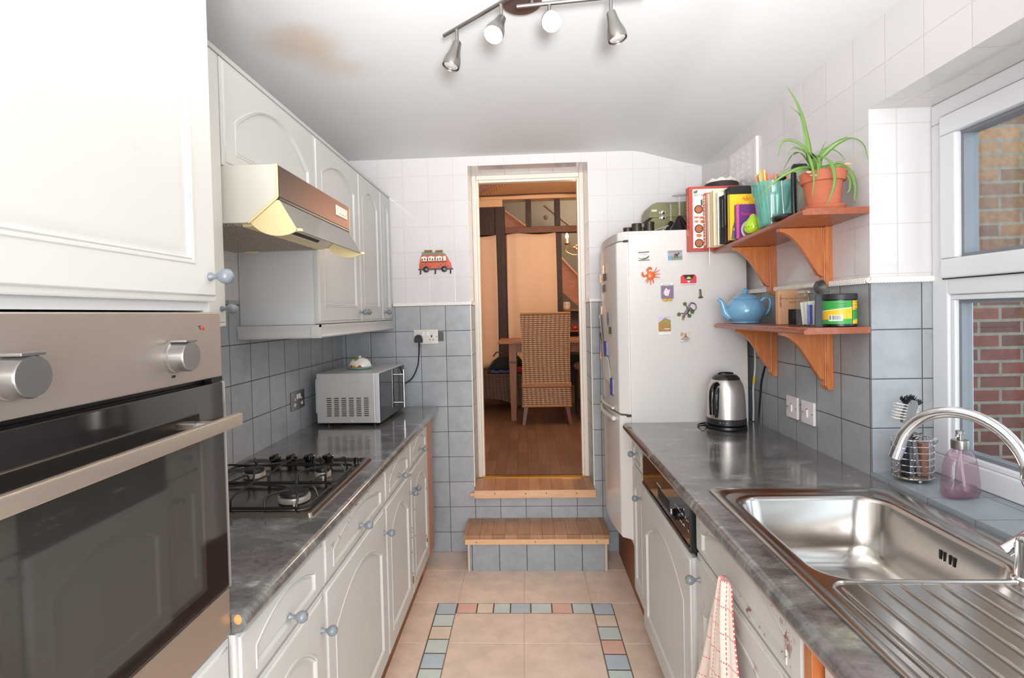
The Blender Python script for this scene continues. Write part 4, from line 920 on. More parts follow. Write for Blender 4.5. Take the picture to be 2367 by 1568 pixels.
# gecko
o, T = mg('fridge_magnet', 'curly-tailed gecko magnet in gold, violet and green', .764, 1.445, 0)
gb = P_('gecko_violet', (110, 86, 110), rough=.2, metal=.3, var=.4, scale=80); gg_ = P_('gecko_green', (96, 112, 62), var=.3, scale=90)
m = MB(T); m.tube([(-.026, -.040, .006), (-.024, -.030, .007), (-.020, -.020, .008), (-.008, -.006, .009), (.002, .006, .008)], [.003, .0062, .0045, .0085, .0065], 10, sub=5, flat=.7); m.build('body', gb, o)
m = MB(T); m.sphere((-.0265, -.038, .007), .0062, (.85, 1.3, .7), 12, 8); m.build('head', P_('gecko_gold', (188, 150, 76), rough=.2, metal=.4), o)
m = MB(T); m.tube([(.002, .006, .007), (.003, .022, .006), (.012, .033, .006), (.024, .032, .006), (.034, .022, .006), (.034, .008, .006), (.026, .0, .006), (.016, .003, .006), (.010, .011, .006)], [.006, .0042, .0036, .0032, .003, .0028, .0026, .003, .0036], 8, sub=4); m.build('tail', P_('gecko_pewter', (128, 118, 124), rough=.2, metal=.7), o)
for (sx_, sy_), (fx_, fy_) in (((-.018, -.018), (-.044, -.018)), ((-.014, -.014), (.004, -.026)), ((-.004, .0), (-.016, .030)), ((-.002, .0), (.018, -.008))):
    m = MB(T); m.tube([(sx_, sy_, .006), ((sx_+fx_)/2, (sy_+fy_)/2+.004, .008), (fx_, fy_, .005)], .0026, 6, sub=3)
    for k in range(5): a = 2*pi*k/5+.3; m.sphere((fx_+.006*cos(a), fy_+.006*sin(a), .004), .0042, (1, 1, .5), 8, 6)
    m.build('foot', gg_, o)
# mountain picture
o, T = mg('fridge_magnet', 'upright painted-mountain picture magnet', .6525, 1.376, 1)
MB(T).box(-.0295, .0295, -.043, .043, .0003, .004, .001).build('card', P_('card_white', (232, 228, 226)), o)
MB(T).box(-.0285, .0285, -.028, .042, .0038, .0045).build('sky', P_('lilac_sky', (190, 196, 222)), o)
MB(T).prism([(-.0285, -.028), (.0285, -.028), (.0285, .024), (.014, .030), (.002, .037), (-.012, .024), (-.0285, .014)], 'Z', .0043, .0052).build('mountain', P_('mountain_ochre', (172, 126, 62), var=.4, scale=110), o)
m = MB(T); m.prism([(-.004, .018), (.004, .028), (.024, .016), (.027, .006), (.010, .014)], 'Z', .005, .0058); m.build('green_slope', P_('slope_green', (150, 160, 64), var=.3, scale=120), o)
MB(T).box(-.002, .024, -.018, -.013, .005, .0058).build('pale_roofs', P_('roofs', (206, 204, 214)), o)
o, T = mg('fridge_magnet', 'small square beige magnet with a pointed temple', .749, 1.320, 1)
MB(T).box(-.024, .024, -.0235, .0235, .0003, .004, .001).build('card', P_('card_beige', (216, 204, 194), var=.1, scale=100), o)
MB(T).prism([(-.015, -.003), (-.010, .001), (-.005, .003), (-.004, .010), (0, .021), (.004, .010), (.005, .003), (.010, .001), (.015, -.003)], 'Z', .0038, .005).build('temple', P_('temple_brown', (150, 116, 84), var=.2), o)
MB(T).prism([(-.022, .004), (-.010, .009), (-.006, .014), (-.014, .021), (-.022, .021)], 'Z', .0038, .0046).build('hill', P_('hill_tan', (190, 156, 128), var=.2), o)
m = MB(T)
for i in range(9): m.box(-.019+i*.0043, -.0165+i*.0043, -.0115, -.0065, .0038, .0047)
m.tube([(-.008, -.021, .0044), (-.003, -.013, .0044), (.002, -.021, .0044)], .0009, 6); m.tube([(.002, -.018, .0044), (.008, -.013, .0044), (.013, -.020, .0044)], .0009, 6)
m.build('dark_print', P_('dark_print', (74, 66, 64)), o)
# papers, clips and pegs on the fridge front (bulged door)
def fx(y): f = (y-FY0)/(FY1-FY0); return .486-.036-.030*(1-(2*f-1)**2)
def front_sheet(y0, y1, z0, z1, skew=0, lift=.001, curl=0.0):
    m = MB(); m.grid(lambda u, v: (fx(y0+(y1-y0)*u)-lift-curl*v*v*(1-u), y0+(y1-y0)*u, z0+(z1-z0)*v+skew*(u-.5)), 10, 10); return m
def clip(name, lb, y, z, col, h=.075):
    o = thing(name, lb, 'clip', (fx(y)-.006, y, z), 'clips on the fridge front'); x = fx(y)-.009
    m = MB(); m.tube([(x, y-.010, z-h/2), (x, y-.014, z), (x, y-.010, z+h/2), (x, y+.010, z+h/2), (x, y+.014, z), (x, y+.010, z-h/2)], .005, 8, True); m.build('loop', col, o)
    MB().box(x+.004, fx(y)-.0005, y-.008, y+.008, z-h/2+.004, z+h/2-.004, .002).build('magnet_back', M['paper'], o)
navy = plain('navy_plastic', (58, 56, 128), .3)
tag(front_sheet(2.72, 2.90, 1.085, 1.225, .02, .0015, .012).build('note', plain('printed_note', (226, 224, 222), .7, var=.06, scale=60), solid=.0006, fix=False), 'white note held by two navy clips on the fridge front', 'note')
clip('clip', 'upper navy loop clip on the fridge front', 2.80, 1.255, navy); clip('clip', 'lower navy loop clip on the fridge front', 2.68, 1.075, navy, .08)
c_ = thing('postcard', 'photo card with a violet flower on the fridge front', 'card', (fx(2.72), 2.72, 1.34), 'cards on the fridge front')
front_sheet(2.69, 2.79, 1.325, 1.455, .0, .001).build('card', plain('card_photo', (206, 206, 196), .4, var=.3, scale=40), c_, fix=False)
m = MB(); m.sphere((fx(2.755)-.003, 2.755, 1.41), .028, (.08, .7, 1.25), 16, 10); m.build('violet_disc', plain('violet_print', (112, 104, 170), .3, var=.2), c_)
m = MB(); m.grid(lambda u, v: (fx(2.69+.05*u)-.002, 2.69+.05*u, 1.335+.035*v), 4, 4); m.build('grass_patch', plain('olive_print', (104, 106, 62), .4, var=.3, scale=60), c_, fix=False)
for (y0_, y1_, z0_, z1_, lb) in ((2.76, 2.88, 1.60, 1.645, 'upper black-and-white photo strip pegged on the fridge front'), (2.79, 2.93, 1.545, 1.59, 'lower black-and-white photo strip pegged on the fridge front')):
    o = thing('photo_strip', lb, 'photo', (fx(y0_), y0_, z0_), 'pegged photos on the fridge front')
    front_sheet(y0_, y1_, z0_, z1_, 0, .002).build('print', M['paper'], o, fix=False)
    m = MB(); m.grid(lambda u, v: (fx(y0_+.008+(y1_-y0_-.016)*u)-.0032, y0_+.008+(y1_-y0_-.016)*u, z0_+.006+(z1_-z0_-.008)*v), 6, 3); m.build('image', plain('bw_photo', (70, 70, 72), .3, var=.9, scale=90), o, fix=False)
tag(front_sheet(2.92, 3.02, 1.22, 1.44, .03, .002, .02).build('paper_slip', M['paper'], solid=.0006, fix=False), 'curling white paper slip at the far edge of the fridge front', 'paper')
tag(front_sheet(2.98, 3.06, 1.20, 1.33, .0, .006, .01).build('brown_leaflet', plain('brown_leaflet_print', (150, 112, 84), .6, var=.3, scale=30), solid=.0006, fix=False), 'brown leaflet hanging at the far edge of the fridge front', 'leaflet')
def peg(y, z, lb, tilt=0):
    o = thing('clothes_peg', lb, 'peg', (fx(y)-.004, y, z), 'wooden pegs on the fridge front'); x = fx(y)
    for s in (-1, 1): MB(Matrix.Translation((x-.010, y, z)) @ Matrix.Rotation(tilt, 4, 'X')).box(-.004, .004, s*.004-.003, s*.004+.003, -.022, .022, .0015).build('prong', M['pine'], o)
    MB().cyl((x-.0145, y, z), (x-.002, y, z), .003, None, 8).build('spring', M['wire'], o)
peg(2.81, 1.665, 'wooden peg above the upper photo strip'); peg(2.93, 1.625, 'wooden peg at the left photo strip, near the door edge'); peg(2.90, 1.455, 'wooden peg holding the paper slip'); peg(3.03, 1.205, 'wooden peg at the foot of the brown leaflet', .3)

# ------------------------------------------------------------------ items on the fridge top
ZF = FZ1
def tin(x, y, r, h, lb):
    MBq = MB().lathe([(0, 0), (r, 0), (r, h*.72), (r*1.03, h*.73), (r*1.03, h*.97), (r*.97, h), (0, h)], (x, y, ZF), 28)
    tag(MBq.build('spice_tin', plain('dark_mottled_tin', (58, 48, 42), .35, .3, .6, 90)), lb, 'tin', 'dark tins on the fridge top')
tin(.512, 2.66, .022, .032, 'shortest dark tin at the door-side corner of the fridge top'); tin(.549, 2.63, .0235, .046, 'dark tin second from the door-side corner of the fridge top')
tin(.592, 2.70, .020, .038, 'small dark tin tucked behind the tallest one on the fridge top'); tin(.611, 2.64, .0235, .054, 'tallest dark tin on the fridge top, next to the olive box')
ob = thing('hinged_box', 'olive green box with round-edged lid and metal clasp on the fridge top', 'box', (.79, 2.98, ZF)); oliv = plain('olive_leatherette', (126, 120, 82), .4, var=.15, scale=30)
def octo(x0, x1, z0, z1, c): return [(x0+c, z0), (x1-c, z0), (x1, z0+c), (x1, z1-c), (x1-c, z1), (x0+c, z1), (x0, z1-c), (x0, z0+c)]
MB().prism(octo(.675, .90, ZF+.002, ZF+.118, .016), 'Y', 2.90, 3.08).build('box_base', oliv, ob)
MB().prism([(.672, ZF+.119), (.903, ZF+.119), (.900, ZF+.165), (.885, ZF+.190), (.86, ZF+.198), (.715, ZF+.198), (.69, ZF+.190), (.675, ZF+.165)], 'Y', 2.896, 3.084).build('box_lid', oliv, ob)
T = FACE_CAM(.742, 2.897, ZF+.130); m = MB(T)
for z in (-.014, .014): m.sphere((0, z, 0), .013, (1, .95, .35), 16, 8); m.sphere((-.014, z, 0), .006, (1, 1, .3), 10, 6); m.sphere((.014, z, 0), .006, (1, 1, .3), 10, 6)
m.build('clasp', M['chrome'], ob); MB(FACE_CAM(.698, 2.896, ZF+.155)).box(-.014, .014, -.006, .006, -.002, .002, .002).build('label_plate', plain('pale_plate', (206, 200, 170), .4), ob)
rnd = random.Random(3)
for i in range(5):
    sh = MB(Matrix.Translation((.80, 2.80, ZF+.004+i*.009)) @ Matrix.Rotation(radians(-14+i*7), 4, 'Z')); sh.box(-.105, .105, -.075, .075, 0, .006-.001*(i % 2), .001)
    tag(sh.build('booklet', plain('booklet_paper', (206-8*(i % 2), 198-8*(i % 2), 182), .7)), ['bottom booklet of the loose pile on the fridge top', 'second booklet up in the pile on the fridge top', 'middle booklet in the pile on the fridge top', 'booklet under the top one in the fridge-top pile', 'top booklet of the pile on the fridge top'][i], 'booklet', 'papers on the fridge top')
glassm = clear('wine_glass', (.92, .93, .93), .02, .16, (226, 228, 228)); darkg = clear('dark_tinted_glass', (.16, .10, .11), .04, .35, (52, 34, 38))
def upside_glass(x, y, h, r, lb):
    g = thing('wine_glass', lb, 'wine glass', (x, y, ZF), 'upside-down wine glasses on the fridge')
    zc = h*.44
    MB().lathe([(r, .001), (r*.97, .004), (.010, zc-.004), (.004, zc), (.0, zc+.001), (.0, zc-.006), (.006, zc-.010), (r*.92, .003)], (x, y, ZF), 32).build('bowl', darkg, g)
    MB().lathe([(.0038, zc), (.0034, zc+.02), (.0034, h-.012), (.007, h-.005), (.0, h-.004)], (x, y, ZF), 14).build('stem', glassm, g)
    MB().lathe([(.004, h-.008), (.020, h-.004), (.033, h-.001), (.0335, h), (.02, h-.0015), (0, h-.002)], (x, y, ZF), 32).build('foot', glassm, g)
upside_glass(.735, 2.715, .155, .040, 'shorter upside-down wine glass with dark bowl on the fridge top'); upside_glass(.748, 2.61, .172, .052, 'taller upside-down wine glass with dark bowl on the fridge edge')
MB_ = MB().box(.905, 1.02, 2.80, 3.06, ZF+.001, ZF+.215, .012); tag(MB_.build('dark_case', plain('black_case', (36, 34, 36), .4, var=.2)), 'black case standing on the fridge behind the cookbooks', 'case')
MB_ = MB().lathe([(0, 0), (.085, .0), (.10, .03), (.095, .035), (0, .04)], (.985, 2.73, ZF), 32, sx=.72); cap = MB_
cpo = thing('basket', 'dark basket with a white rim on the fridge by the wall, behind the cookbooks', 'basket', (.975, 2.69, ZF))
MB().lathe([(0, .001), (.055, .001), (.075, .08), (.078, .235), (.07, .24), (.066, .1), (0, .02)], (.975, 2.69, ZF), 28).build('body', plain('dark_brown_weave', (52, 42, 38), .7, var=.4, scale=60), cpo)
m = MB(); m.tube([(.975+.06*cos(a), 2.69+.06*sin(a), ZF+.243+.005*sin(a*9)) for a in [2*pi*i/36 for i in range(36)]], .012, 8, True); m.build('rim', plain('white_ribbed_rim', (228, 222, 212), .6, var=.2, scale=80), cpo)

# ------------------------------------------------------------------ bracket shelves
SXF, SYA, SYB = .862, 1.703, 2.492
def sz(y): return 1.752-.030*(y-SYA)/(SYB-SYA)
def shelf(nm, lb, zf, zt_, bz):
    s = thing('wall_shelf', lb, 'shelf', ((SXF+XR)/2, (SYA+SYB)/2, zf(2.1)-.02), 'orange pine bracket shelves')
    m = MB(); e = .012
    def sec(y, ins):
        z = zf(y); x0 = SXF+ins
        return [(x0+e, y, z), (XR-.001, y, z), (XR-.001, y, z-.020), (x0+.004, y, z-.020), (x0, y, z-.017), (x0, y, z-.008), (x0+.004, y, z-.006), (x0+e-.002, y, z-.003)]
    m.loft([sec(SYA, 0), sec(SYB, 0)]); m.build('board', M['orangeh'], s, angle=25)
    for y in bz:
        zz = zf(y)-.020; b = MB(); h = .205
        w = [(XR-.001, zz), (XR-.024, zz), (XR-.024, zz-h+.012), (XR-.016, zz-h), (XR-.001, zz-h)]
        b.prism(w, 'Y', y-.019, y+.019)
        for k in (-1, 0, 1): b.box(XR-.0275, XR-.0235, y+k*.0125-.004, y+k*.0125+.004, zz-h+.014, zz-.002, .0018)
        br = b.build('bracket_plate', M['orange'], s)
        A = [(XR-.026, zz-.001), (XR-.175, zz-.001), (XR-.172, zz-.012)]
        for i in range(15):
            f = i/14; A.append((XR-.172+.130*f+.012*sin(pi*f), zz-.012-.152*f**1.25+.006*sin(pi*2*f)))
        A += [(XR-.026, zz-.172)]
        MB().prism(A, 'Y', y-.010, y+.010).build('bracket', M['orange'], br)
    return s
shelf('u', 'upper orange pine wall shelf holding cookbooks and a potted plant', sz, 0, (1.925, 2.335))
ZL = 1.383
shelf('l', 'lower orange pine wall shelf holding the blue teapot', lambda y: ZL, 0, (1.925, 2.335))

def marks(T, x0, x1, step, hgt, mat, parent, name='spine_marks', seed=1):
    """unreadable print: a run of short strokes along local x"""
    r = random.Random(seed); m = MB(T); x = x0
    while x < x1:
        w = step*r.uniform(.35, .8); m.box(x, x+w, -hgt/2, hgt/2*r.uniform(.5, 1), 0, .0005); x += w+step*r.uniform(.2, .5)
    return m.build(name, mat, parent, smooth=False)
def book(cx_, y, w, h, th, col, lb, axis='spine', rot=0, xs=None, cat='book', extra=None):
    """a standing book: spine towards the room (-X), thickness along Y"""
    z = sz(y)+.0006; o = thing('book', lb, cat, (cx_+w/2, y, z), 'cookbooks on the upper shelf')
    cv = MB(); cv.box(cx_, cx_+w, y-th/2, y-th/2+.002, z, z+h); cv.box(cx_, cx_+w, y+th/2-.002, y+th/2, z, z+h); cv.box(cx_, cx_+.003, y-th/2, y+th/2, z, z+h, .0008)
    cv.build('cover', col, o); MB().box(cx_+.003, cx_+w-.003, y-th/2+.002, y+th/2-.002, z+.002, z+h-.003).build('pages', M['paper'], o)
    return o
def bc(n, rgb, **k): return plain(n, rgb, k.pop('rough', .4), **k)
# the big cookbook faces the camera at the far end of the shelf
bz0 = sz(2.49)-.006; cb = thing('cookbook', 'big red-edged cookbook with round food photos on its cover, facing the camera', 'book', (.875, 2.522, bz0), 'cookbooks on the upper shelf')
redc = bc('red_cover', (186, 70, 60))
MB().box(.762, .985, 2.500, 2.503, bz0, bz0+.292, .001).build('front_cover', redc, cb); m = MB(); m.box(.762, .985, 2.5435, 2.5465, bz0, bz0+.292, .001); m.box(.760, .764, 2.500, 2.5465, bz0, bz0+.292, .001); m.build('spine_and_back', redc, cb)
MB().box(.766, .981, 2.503, 2.5435, bz0+.003, bz0+.289).build('pages', M['paper'], cb)
T = FACE_CAM(.762, 2.500, bz0); MB(T).box(.014, .215, .012, .280, .0002, .0012).build('cover_panel', bc('cover_cream', (232, 226, 218)), cb)
text("BEST-EVER COOK'S COLLECTION", .0125, T @ Matrix.Translation((.115, .252, .0015)), bc('cover_text', (70, 66, 60)), cb)
fd_ = bc('food_photo', (176, 98, 60), var=.5, scale=120)
for zc in (.188, .100, .034):
    w = MB(T).cyl((.040, zc, .001), (.040, zc, .0022), .0195, None, 28).build('pan_picture', bc('pan_dark', (52, 44, 40)), cb); MB(T).cyl((.040, zc, .0022), (.040, zc, .0032), .0155, None, 24).build('pan_food', fd_, w)
m = MB(T)
for x, z, w_, h_ in ((.030, .152, .012, .005), (.052, .150, .010, .006), (.030, .133, .009, .006), (.054, .132, .008, .008), (.040, .069, .013, .008), (.160, .188, .02, .02), (.160, .10, .02, .02)): m.sphere((x, z, .001), 1, (w_, h_, .0015), 14, 8)
m.build('food_pictures', bc('food_orange', (206, 112, 70), var=.4, scale=90), cb)
hg = bc('herb_green', (84, 124, 70))
for x in (.026, .204): m = MB(T); m.sphere((x, .266, .001), 1, (.010, .006, .0015), 12, 6); m.sphere((x+.006, .271, .001), 1, (.006, .005, .0015), 12, 6); m.build('green_herb', hg, cb); MB(T).sphere((.115, .22, .001), 1, (.03, .012, .0015), 16, 8).build('garnish', fd_, cb)
marks(frame((.7598, 2.523, bz0+.16), (0, 0, -1), (0, -1, 0)), -.09, .09, .012, .012, bc('spine_text', (222, 190, 176)), cb)
MB().box(.812, .820, 2.4985, 2.500, bz0+.205, bz0+.232).build('cover_initial', bc('cover_initial_print', (96, 90, 70)), cb)
yb = 2.487; spec = [(.030, .246, 'worn_white_red', (214, 86, 72), 'red-spined paperback standing next to the big cookbook', .819), (.020, .236, 'cream_spine', (214, 200, 172), 'cream paperback with a worn spine on the upper shelf', .822),
    (.040, .240, 'buff_spine', (226, 204, 168), 'thick buff paperback with creased spine on the upper shelf', .830), (.018, .226, 'ivory_spine', (232, 222, 200), 'ivory paperback beside the black books', .842),
    (.016, .205, 'black_spine', (34, 32, 32), 'first slim black book, shortest of the black ones', .850), (.018, .206, 'black_spine_b', (42, 40, 40), 'second slim black book, with a small pale mark on its spine', .857),
    (.020, .226, 'charcoal_spine', (38, 36, 38), 'tall black book with white spine lettering', .861), (.022, .232, 'black_red_spine', (30, 28, 30), 'tallest black book, red block at the foot of its spine', .866)]
for th, h, nm, rgb, lb, x0_ in spec:
    y = yb-th/2; o = book(x0_, y, .17, h, th-.001, bc(nm, rgb, var=.18, scale=30), lb); z = sz(y)
    if 'black' in nm or 'char' in nm:
        marks(frame((x0_-.0002, y, z+h*.5), (0, 0, -1), (0, -1, 0)), -h*.42, h*.15, .006, .007, bc('pale_spine_print', (176, 170, 166)), o, 'spine_marks', int(th*1000))
        if 'red' in nm: MB().box(x0_-.0012, x0_+.001, y-th/2+.001, y+th/2-.001, z+.002, z+.062).build('red_block', bc('red_block', (224, 70, 74)), o)
    elif 'red' in nm:
        MB().box(x0_-.001, x0_+.001, y-th/2+.003, y+th/2-.003, z+.012, z+h-.012).build('pale_spine_band', bc('pale_band', (236, 220, 210)), o); marks(frame((x0_-.0012, y, z+h*.5), (0, 0, -1), (0, -1, 0)), -h*.42, h*.42, .016, .016, redc, o); m = MB(); m.tube([(.838, 2.470, bz0+.012), (.836, 2.462, bz0-.012), (.835, 2.462, bz0-.045), (.834, 2.462, bz0-.075)], [.0016, .0018, .0022, .0008], 6, sub=4); m.build('bookmark_ribbon', M['paper'], o)
    yb -= th
yb -= .002
y = yb-.012; o = book(.857, y, .180, .205, .022, bc('black_hardback', (26, 25, 26)), 'wide black hardback directly behind the yellow book'); yb -= .025
y = yb-.010; z = sz(y); o = book(.848, y, .150, .186, .018, bc('yellow_cover', (238, 196, 40)), 'bright yellow cookbook with red HAPPY lettering on the cover')
T = FACE_CAM(.848, y-.0095, z); text('HAPPY', .032, T @ Matrix.Translation((.030, .136, .0008)) @ Matrix.Rotation(-.05, 4, 'Z'), bc('red_lettering', (226, 84, 44)), o, align='LEFT')
m = MB(T); m.prism([(.006, .002), (.050, .002), (.050, .070), (.034, .084), (.020, .074), (.012, .050)], 'Z', .0002, .0014); m.build('figure_in_grey', bc('grey_shirt', (104, 102, 118)), o)
m = MB(T); m.tube([(.014, .046, .0018), (.026, .036, .0018), (.040, .052, .0018)], .006, 8); m.build('bare_arm', bc('printed_skin', (206, 150, 122)), o)
m = MB(T); m.prism([(.052, .168), (.058, .176), (.064, .170), (.070, .180), (.076, .168), (.086, .172), (.078, .160), (.064, .158)], 'Z', .0002, .0012); m.build('sun_mark', bc('orange_mark', (240, 140, 40)), o)
yb -= .026; y = yb-.010; z = sz(y)
o = book(.866, y, .130, .138, .018, bc('purple_cover', (110, 58, 124)), 'small purple and pink cookbook leaning behind the green pear'); T = FACE_CAM(.866, y-.0095, z)
MB(T).box(.0, .011, .0, .138, .0002, .0012).build('pink_strip', bc('pink_strip', (214, 84, 160)), o); text('Recipes', .017, T @ Matrix.Translation((.020, .100, .0008)), bc('pink_lettering', (226, 60, 150)), o, align='LEFT')
m = MB(T); m.cyl((.058, .036, .0004), (.058, .036, .0014), .040, None, 32); w = m.build('bowl_picture', bc('bowl_white', (230, 226, 226)), o); MB(T).cyl((.058, .036, .0014), (.058, .036, .0022), .032, None, 28).build('cereal_picture', bc('cereal', (164, 120, 92), var=.6, scale=160), w)
# green pear pot
pr = thing('pear_shaker', 'glossy lime green pear-shaped pot on the upper shelf', 'pear pot', (.884, 2.115, sz(2.115))); px, py, pz = pr.location
MB().lathe([(0, 0), (.018, .0), (.029, .009), (.033, .022), (.031, .036), (.023, .050), (.015, .060), (.011, .068), (.006, .073), (0, .0745)], (px, py, pz), 32).build('body', plain('lime_glaze', (172, 206, 40), .12, var=.05, coat=.5), pr)
m = MB()
for k in range(6):
    a = pi+.35*k; m.sphere((px+.033*cos(a), py+.033*sin(a), pz+.022), .0017, (1, 1, 1), 8, 6)
m.build('holes', M['black'], pr)
# aqua jug with straws
jx, jy = .905, 2.0; jz = sz(jy)
jug = thing('jug', 'translucent aqua faceted jug full of drinking straws on the upper shelf', 'jug', (jx, jy, jz)); aq = clear('aqua_glass', (.72, .92, .90), .05, .26, (140, 214, 206))
rings = []
for r, z in ((.044, 0), (.047, .004), (.060, .105), (.062, .112), (.066, .118), (.069, .155), (.0705, .157), (.0675, .157), (.064, .118), (.058, .108), (.044, .010), (.0, .009)):
    rings.append([(jx+max(r, 1e-4)*(1-(.035*abs(sin(6*2*pi*k/72)) if z < .112 else 0))*cos(2*pi*k/72), jy+max(r, 1e-4)*(1-(.035*abs(sin(6*2*pi*k/72)) if z < .112 else 0))*sin(2*pi*k/72), jz+z) for k in range(72)])
MB().loft(rings).build('body', aq, jug)
m = MB(); m.tube([(jx+.022, jy-.056, jz+.135), (jx+.032, jy-.080, jz+.130), (jx+.034, jy-.084, jz+.09), (jx+.028, jy-.066, jz+.050), (jx+.018, jy-.044, jz+.040)], .008, 10, sub=5); m.build('handle', aq, jug)
rnd = random.Random(11); sc_ = [plain('orange_straw', (236, 122, 60), .35), plain('yellow_straw', (238, 186, 70), .35), plain('green_straw', (150, 180, 110), .35), plain('red_straw', (222, 92, 70), .35)]
sl = ['orange', 'yellow', 'green', 'red']; first = {}
for i in range(18):
    a = 2*pi*rnd.random(); r0 = .033*sqrt(rnd.random()); a2 = a+rnd.uniform(-.5, .5); r1 = .028+.026*rnd.random(); h = .186+.020*rnd.random()+(.014 if i % 6 == 0 else 0); k = i % 4
    s = MB().cyl((jx+r0*cos(a), jy+r0*sin(a), jz+.011), (jx+r1*cos(a2), jy+r1*sin(a2), jz+h), .0028, None, 8).build('drinking_straw', sc_[k])
    tag(s, 'thin %s drinking straw standing in the aqua jug' % sl[k], 'straw', '%s straws in the aqua jug' % sl[k])
# cafetiere and its plunger
pg = thing('plunger', 'coffee press plunger with black lid disc and thin upright rod', 'plunger', (.891, 1.876, sz(1.87))); gx, gy_, gz = pg.location
MB().lathe([(0, .0), (.039, .0), (.042, .006), (.040, .012), (.028, .018), (.010, .021), (0, .021)], (gx, gy_, gz), 32).build('lid', M['black'], pg)
MB().cyl((gx-.004, gy_, gz+.018), (gx-.010, gy_, gz+.138), .0022, None, 10).build('rod', M['chrome'], pg)
MB().sphere((gx-.010, gy_, gz+.142), .0155, (1, 1, .55), 18, 10).build('rod_knob', M['black'], pg)
cf = thing('cafetiere', 'glass coffee press with black angular handle behind the plant pot', 'coffee press', (1.002, 1.925, sz(1.92))); kx, ky, kz = cf.location
MB().lathe([(0, .004), (.042, .004), (.044, .008), (.044, .165), (.047, .172), (.0455, .172), (.0425, .165), (.0425, .010), (0, .008)], (kx, ky, kz), 36).build('beaker', clear('beaker_glass', (.93, .95, .93), .02), cf)
m = MB(); m.lathe([(.0445, .0), (.0475, .0), (.0475, .012), (.0445, .012)], (kx, ky, kz), 36); m.lathe([(.0445, .140), (.0465, .140), (.0465, .150), (.0445, .150)], (kx, ky, kz), 36); m.build('frame', M['chrome'], cf)
m = MB(); hd = Vector((-.93, -.36, 0)); p0 = Vector((kx, ky, kz))
m.tube([p0+hd*.022+Vector((0, 0, .192)), p0+hd*.060+Vector((0, 0, .188)), p0+hd*.075+Vector((0, 0, .172)), p0+hd*.075+Vector((0, 0, .040)), p0+hd*.070+Vector((0, 0, .022)), p0+hd*.044+Vector((0, 0, .018))], .0085, 10, sub=4, flat=1.1); m.build('handle', M['black'], cf)
# spider plant
ppx, ppy = .968, 1.785; ppz = sz(ppy)
pp_ = thing('potted_plant', 'spider plant with arching green leaves in a terracotta pot on the upper shelf', 'plant', (ppx, ppy, ppz))
MB().lathe([(0, .0), (.052, .0), (.060, .006), (.065, .020), (.061, .021), (.055, .010), (0, .008)], (ppx, ppy, ppz), 40).build('saucer', M['terra'], pp_)
pot = MB().lathe([(0, .0105), (.044, .0105), (.048, .016), (.056, .094), (.0565, .096), (.063, .097), (.0655, .100), (.067, .126), (.0655, .130), (.058, .130), (.054, .104), (.052, .106), (0, .108)], (ppx, ppy, ppz), 44).build('pot', M['terra'], pp_)
MB().lathe([(0, .114), (.0535, .110), (.0535, .104), (0, .102)], (ppx, ppy, ppz), 24).build('soil', plain('potting_soil', (62, 48, 38), .95, var=.4, scale=60), pot)
t = NT('spider_leaf'); uv = t.n('ShaderNodeSeparateXYZ'); t.l(t.coord('UV'), uv.inputs[0])
mid = t.math('ABSOLUTE', t.math('SUBTRACT', uv.outputs[0], .5)); st_ = t.noise(60, t.coord('UV', (1, .02, 1)))
t.set(col=t.mix(t.math('MULTIPLY', t.smooth(mid, .05, .3), st_), lin((124, 158, 76)), lin((58, 100, 38))), rough=.42, sub=0); LEAF = t.m
LV = [[(.931, 1.79, 1.951), (.923, 1.79, 1.999), (.901, 1.77, 2.052), (.873, 1.75, 2.094), (.832, 1.73, 2.14)], [(.92, 1.78, 1.935), (.9, 1.77, 1.963), (.857, 1.76, 1.98), (.82, 1.74, 1.966), (.802, 1.73, 1.918)],
 [(.92, 1.78, 1.94), (.893, 1.78, 1.958), (.871, 1.77, 1.958), (.852, 1.76, 1.947)], [(.905, 1.75, 1.931), (.886, 1.70, 1.903), (.889, 1.685, 1.845), (.881, 1.685, 1.781)], [(.912, 1.75, 1.931), (.906, 1.695, 1.888), (.901, 1.69, 1.838)],
 [(.925, 1.75, 1.927), (.938, 1.69, 1.894), (.945, 1.675, 1.843), (.937, 1.675, 1.797), (.916, 1.675, 1.751)], [(.955, 1.78, 1.92), (.975, 1.78, 1.941), (1.005, 1.76, 1.968), (1.030, 1.73, 1.971), (1.045, 1.70, 1.941), (1.045, 1.68, 1.889)],
 [(.962, 1.79, 1.935), (.985, 1.78, 1.954), (1.004, 1.76, 1.936), (1.012, 1.74, 1.906)], [(.975, 1.79, 1.893), (1.016, 1.76, 1.895), (1.030, 1.735, 1.865), (1.038, 1.73, 1.82), (1.035, 1.73, 1.783), (1.037, 1.73, 1.77)],
 [(.91, 1.75, 1.89), (.85, 1.71, 1.876), (.795, 1.70, 1.849), (.758, 1.70, 1.818), (.735, 1.70, 1.793)], [(.905, 1.75, 1.885), (.86, 1.71, 1.868), (.822, 1.71, 1.867)], [(1.0, 1.77, 1.896), (1.022, 1.735, 1.85), (1.02, 1.73, 1.813), (1.009, 1.73, 1.799)],
 [(.966, 1.79, 1.90), (.97, 1.79, 1.957), (.984, 1.79, 1.982)], [(.95, 1.79, 1.88), (.958, 1.79, 1.927), (.969, 1.79, 1.938)], [(.98, 1.78, 1.89), (1.009, 1.77, 1.909), (1.034, 1.76, 1.898)], [(.918, 1.75, 1.931), (.912, 1.70, 1.902), (.908, 1.69, 1.866)], [(.905, 1.775, 2.045), (.882, 1.765, 2.068), (.856, 1.76, 2.086)],
 [(.945, 1.80, 1.90), (.93, 1.84, 1.96), (.92, 1.88, 1.965), (.91, 1.92, 1.93)], [(.965, 1.80, 1.90), (.99, 1.85, 1.95), (1.01, 1.89, 1.94)]]
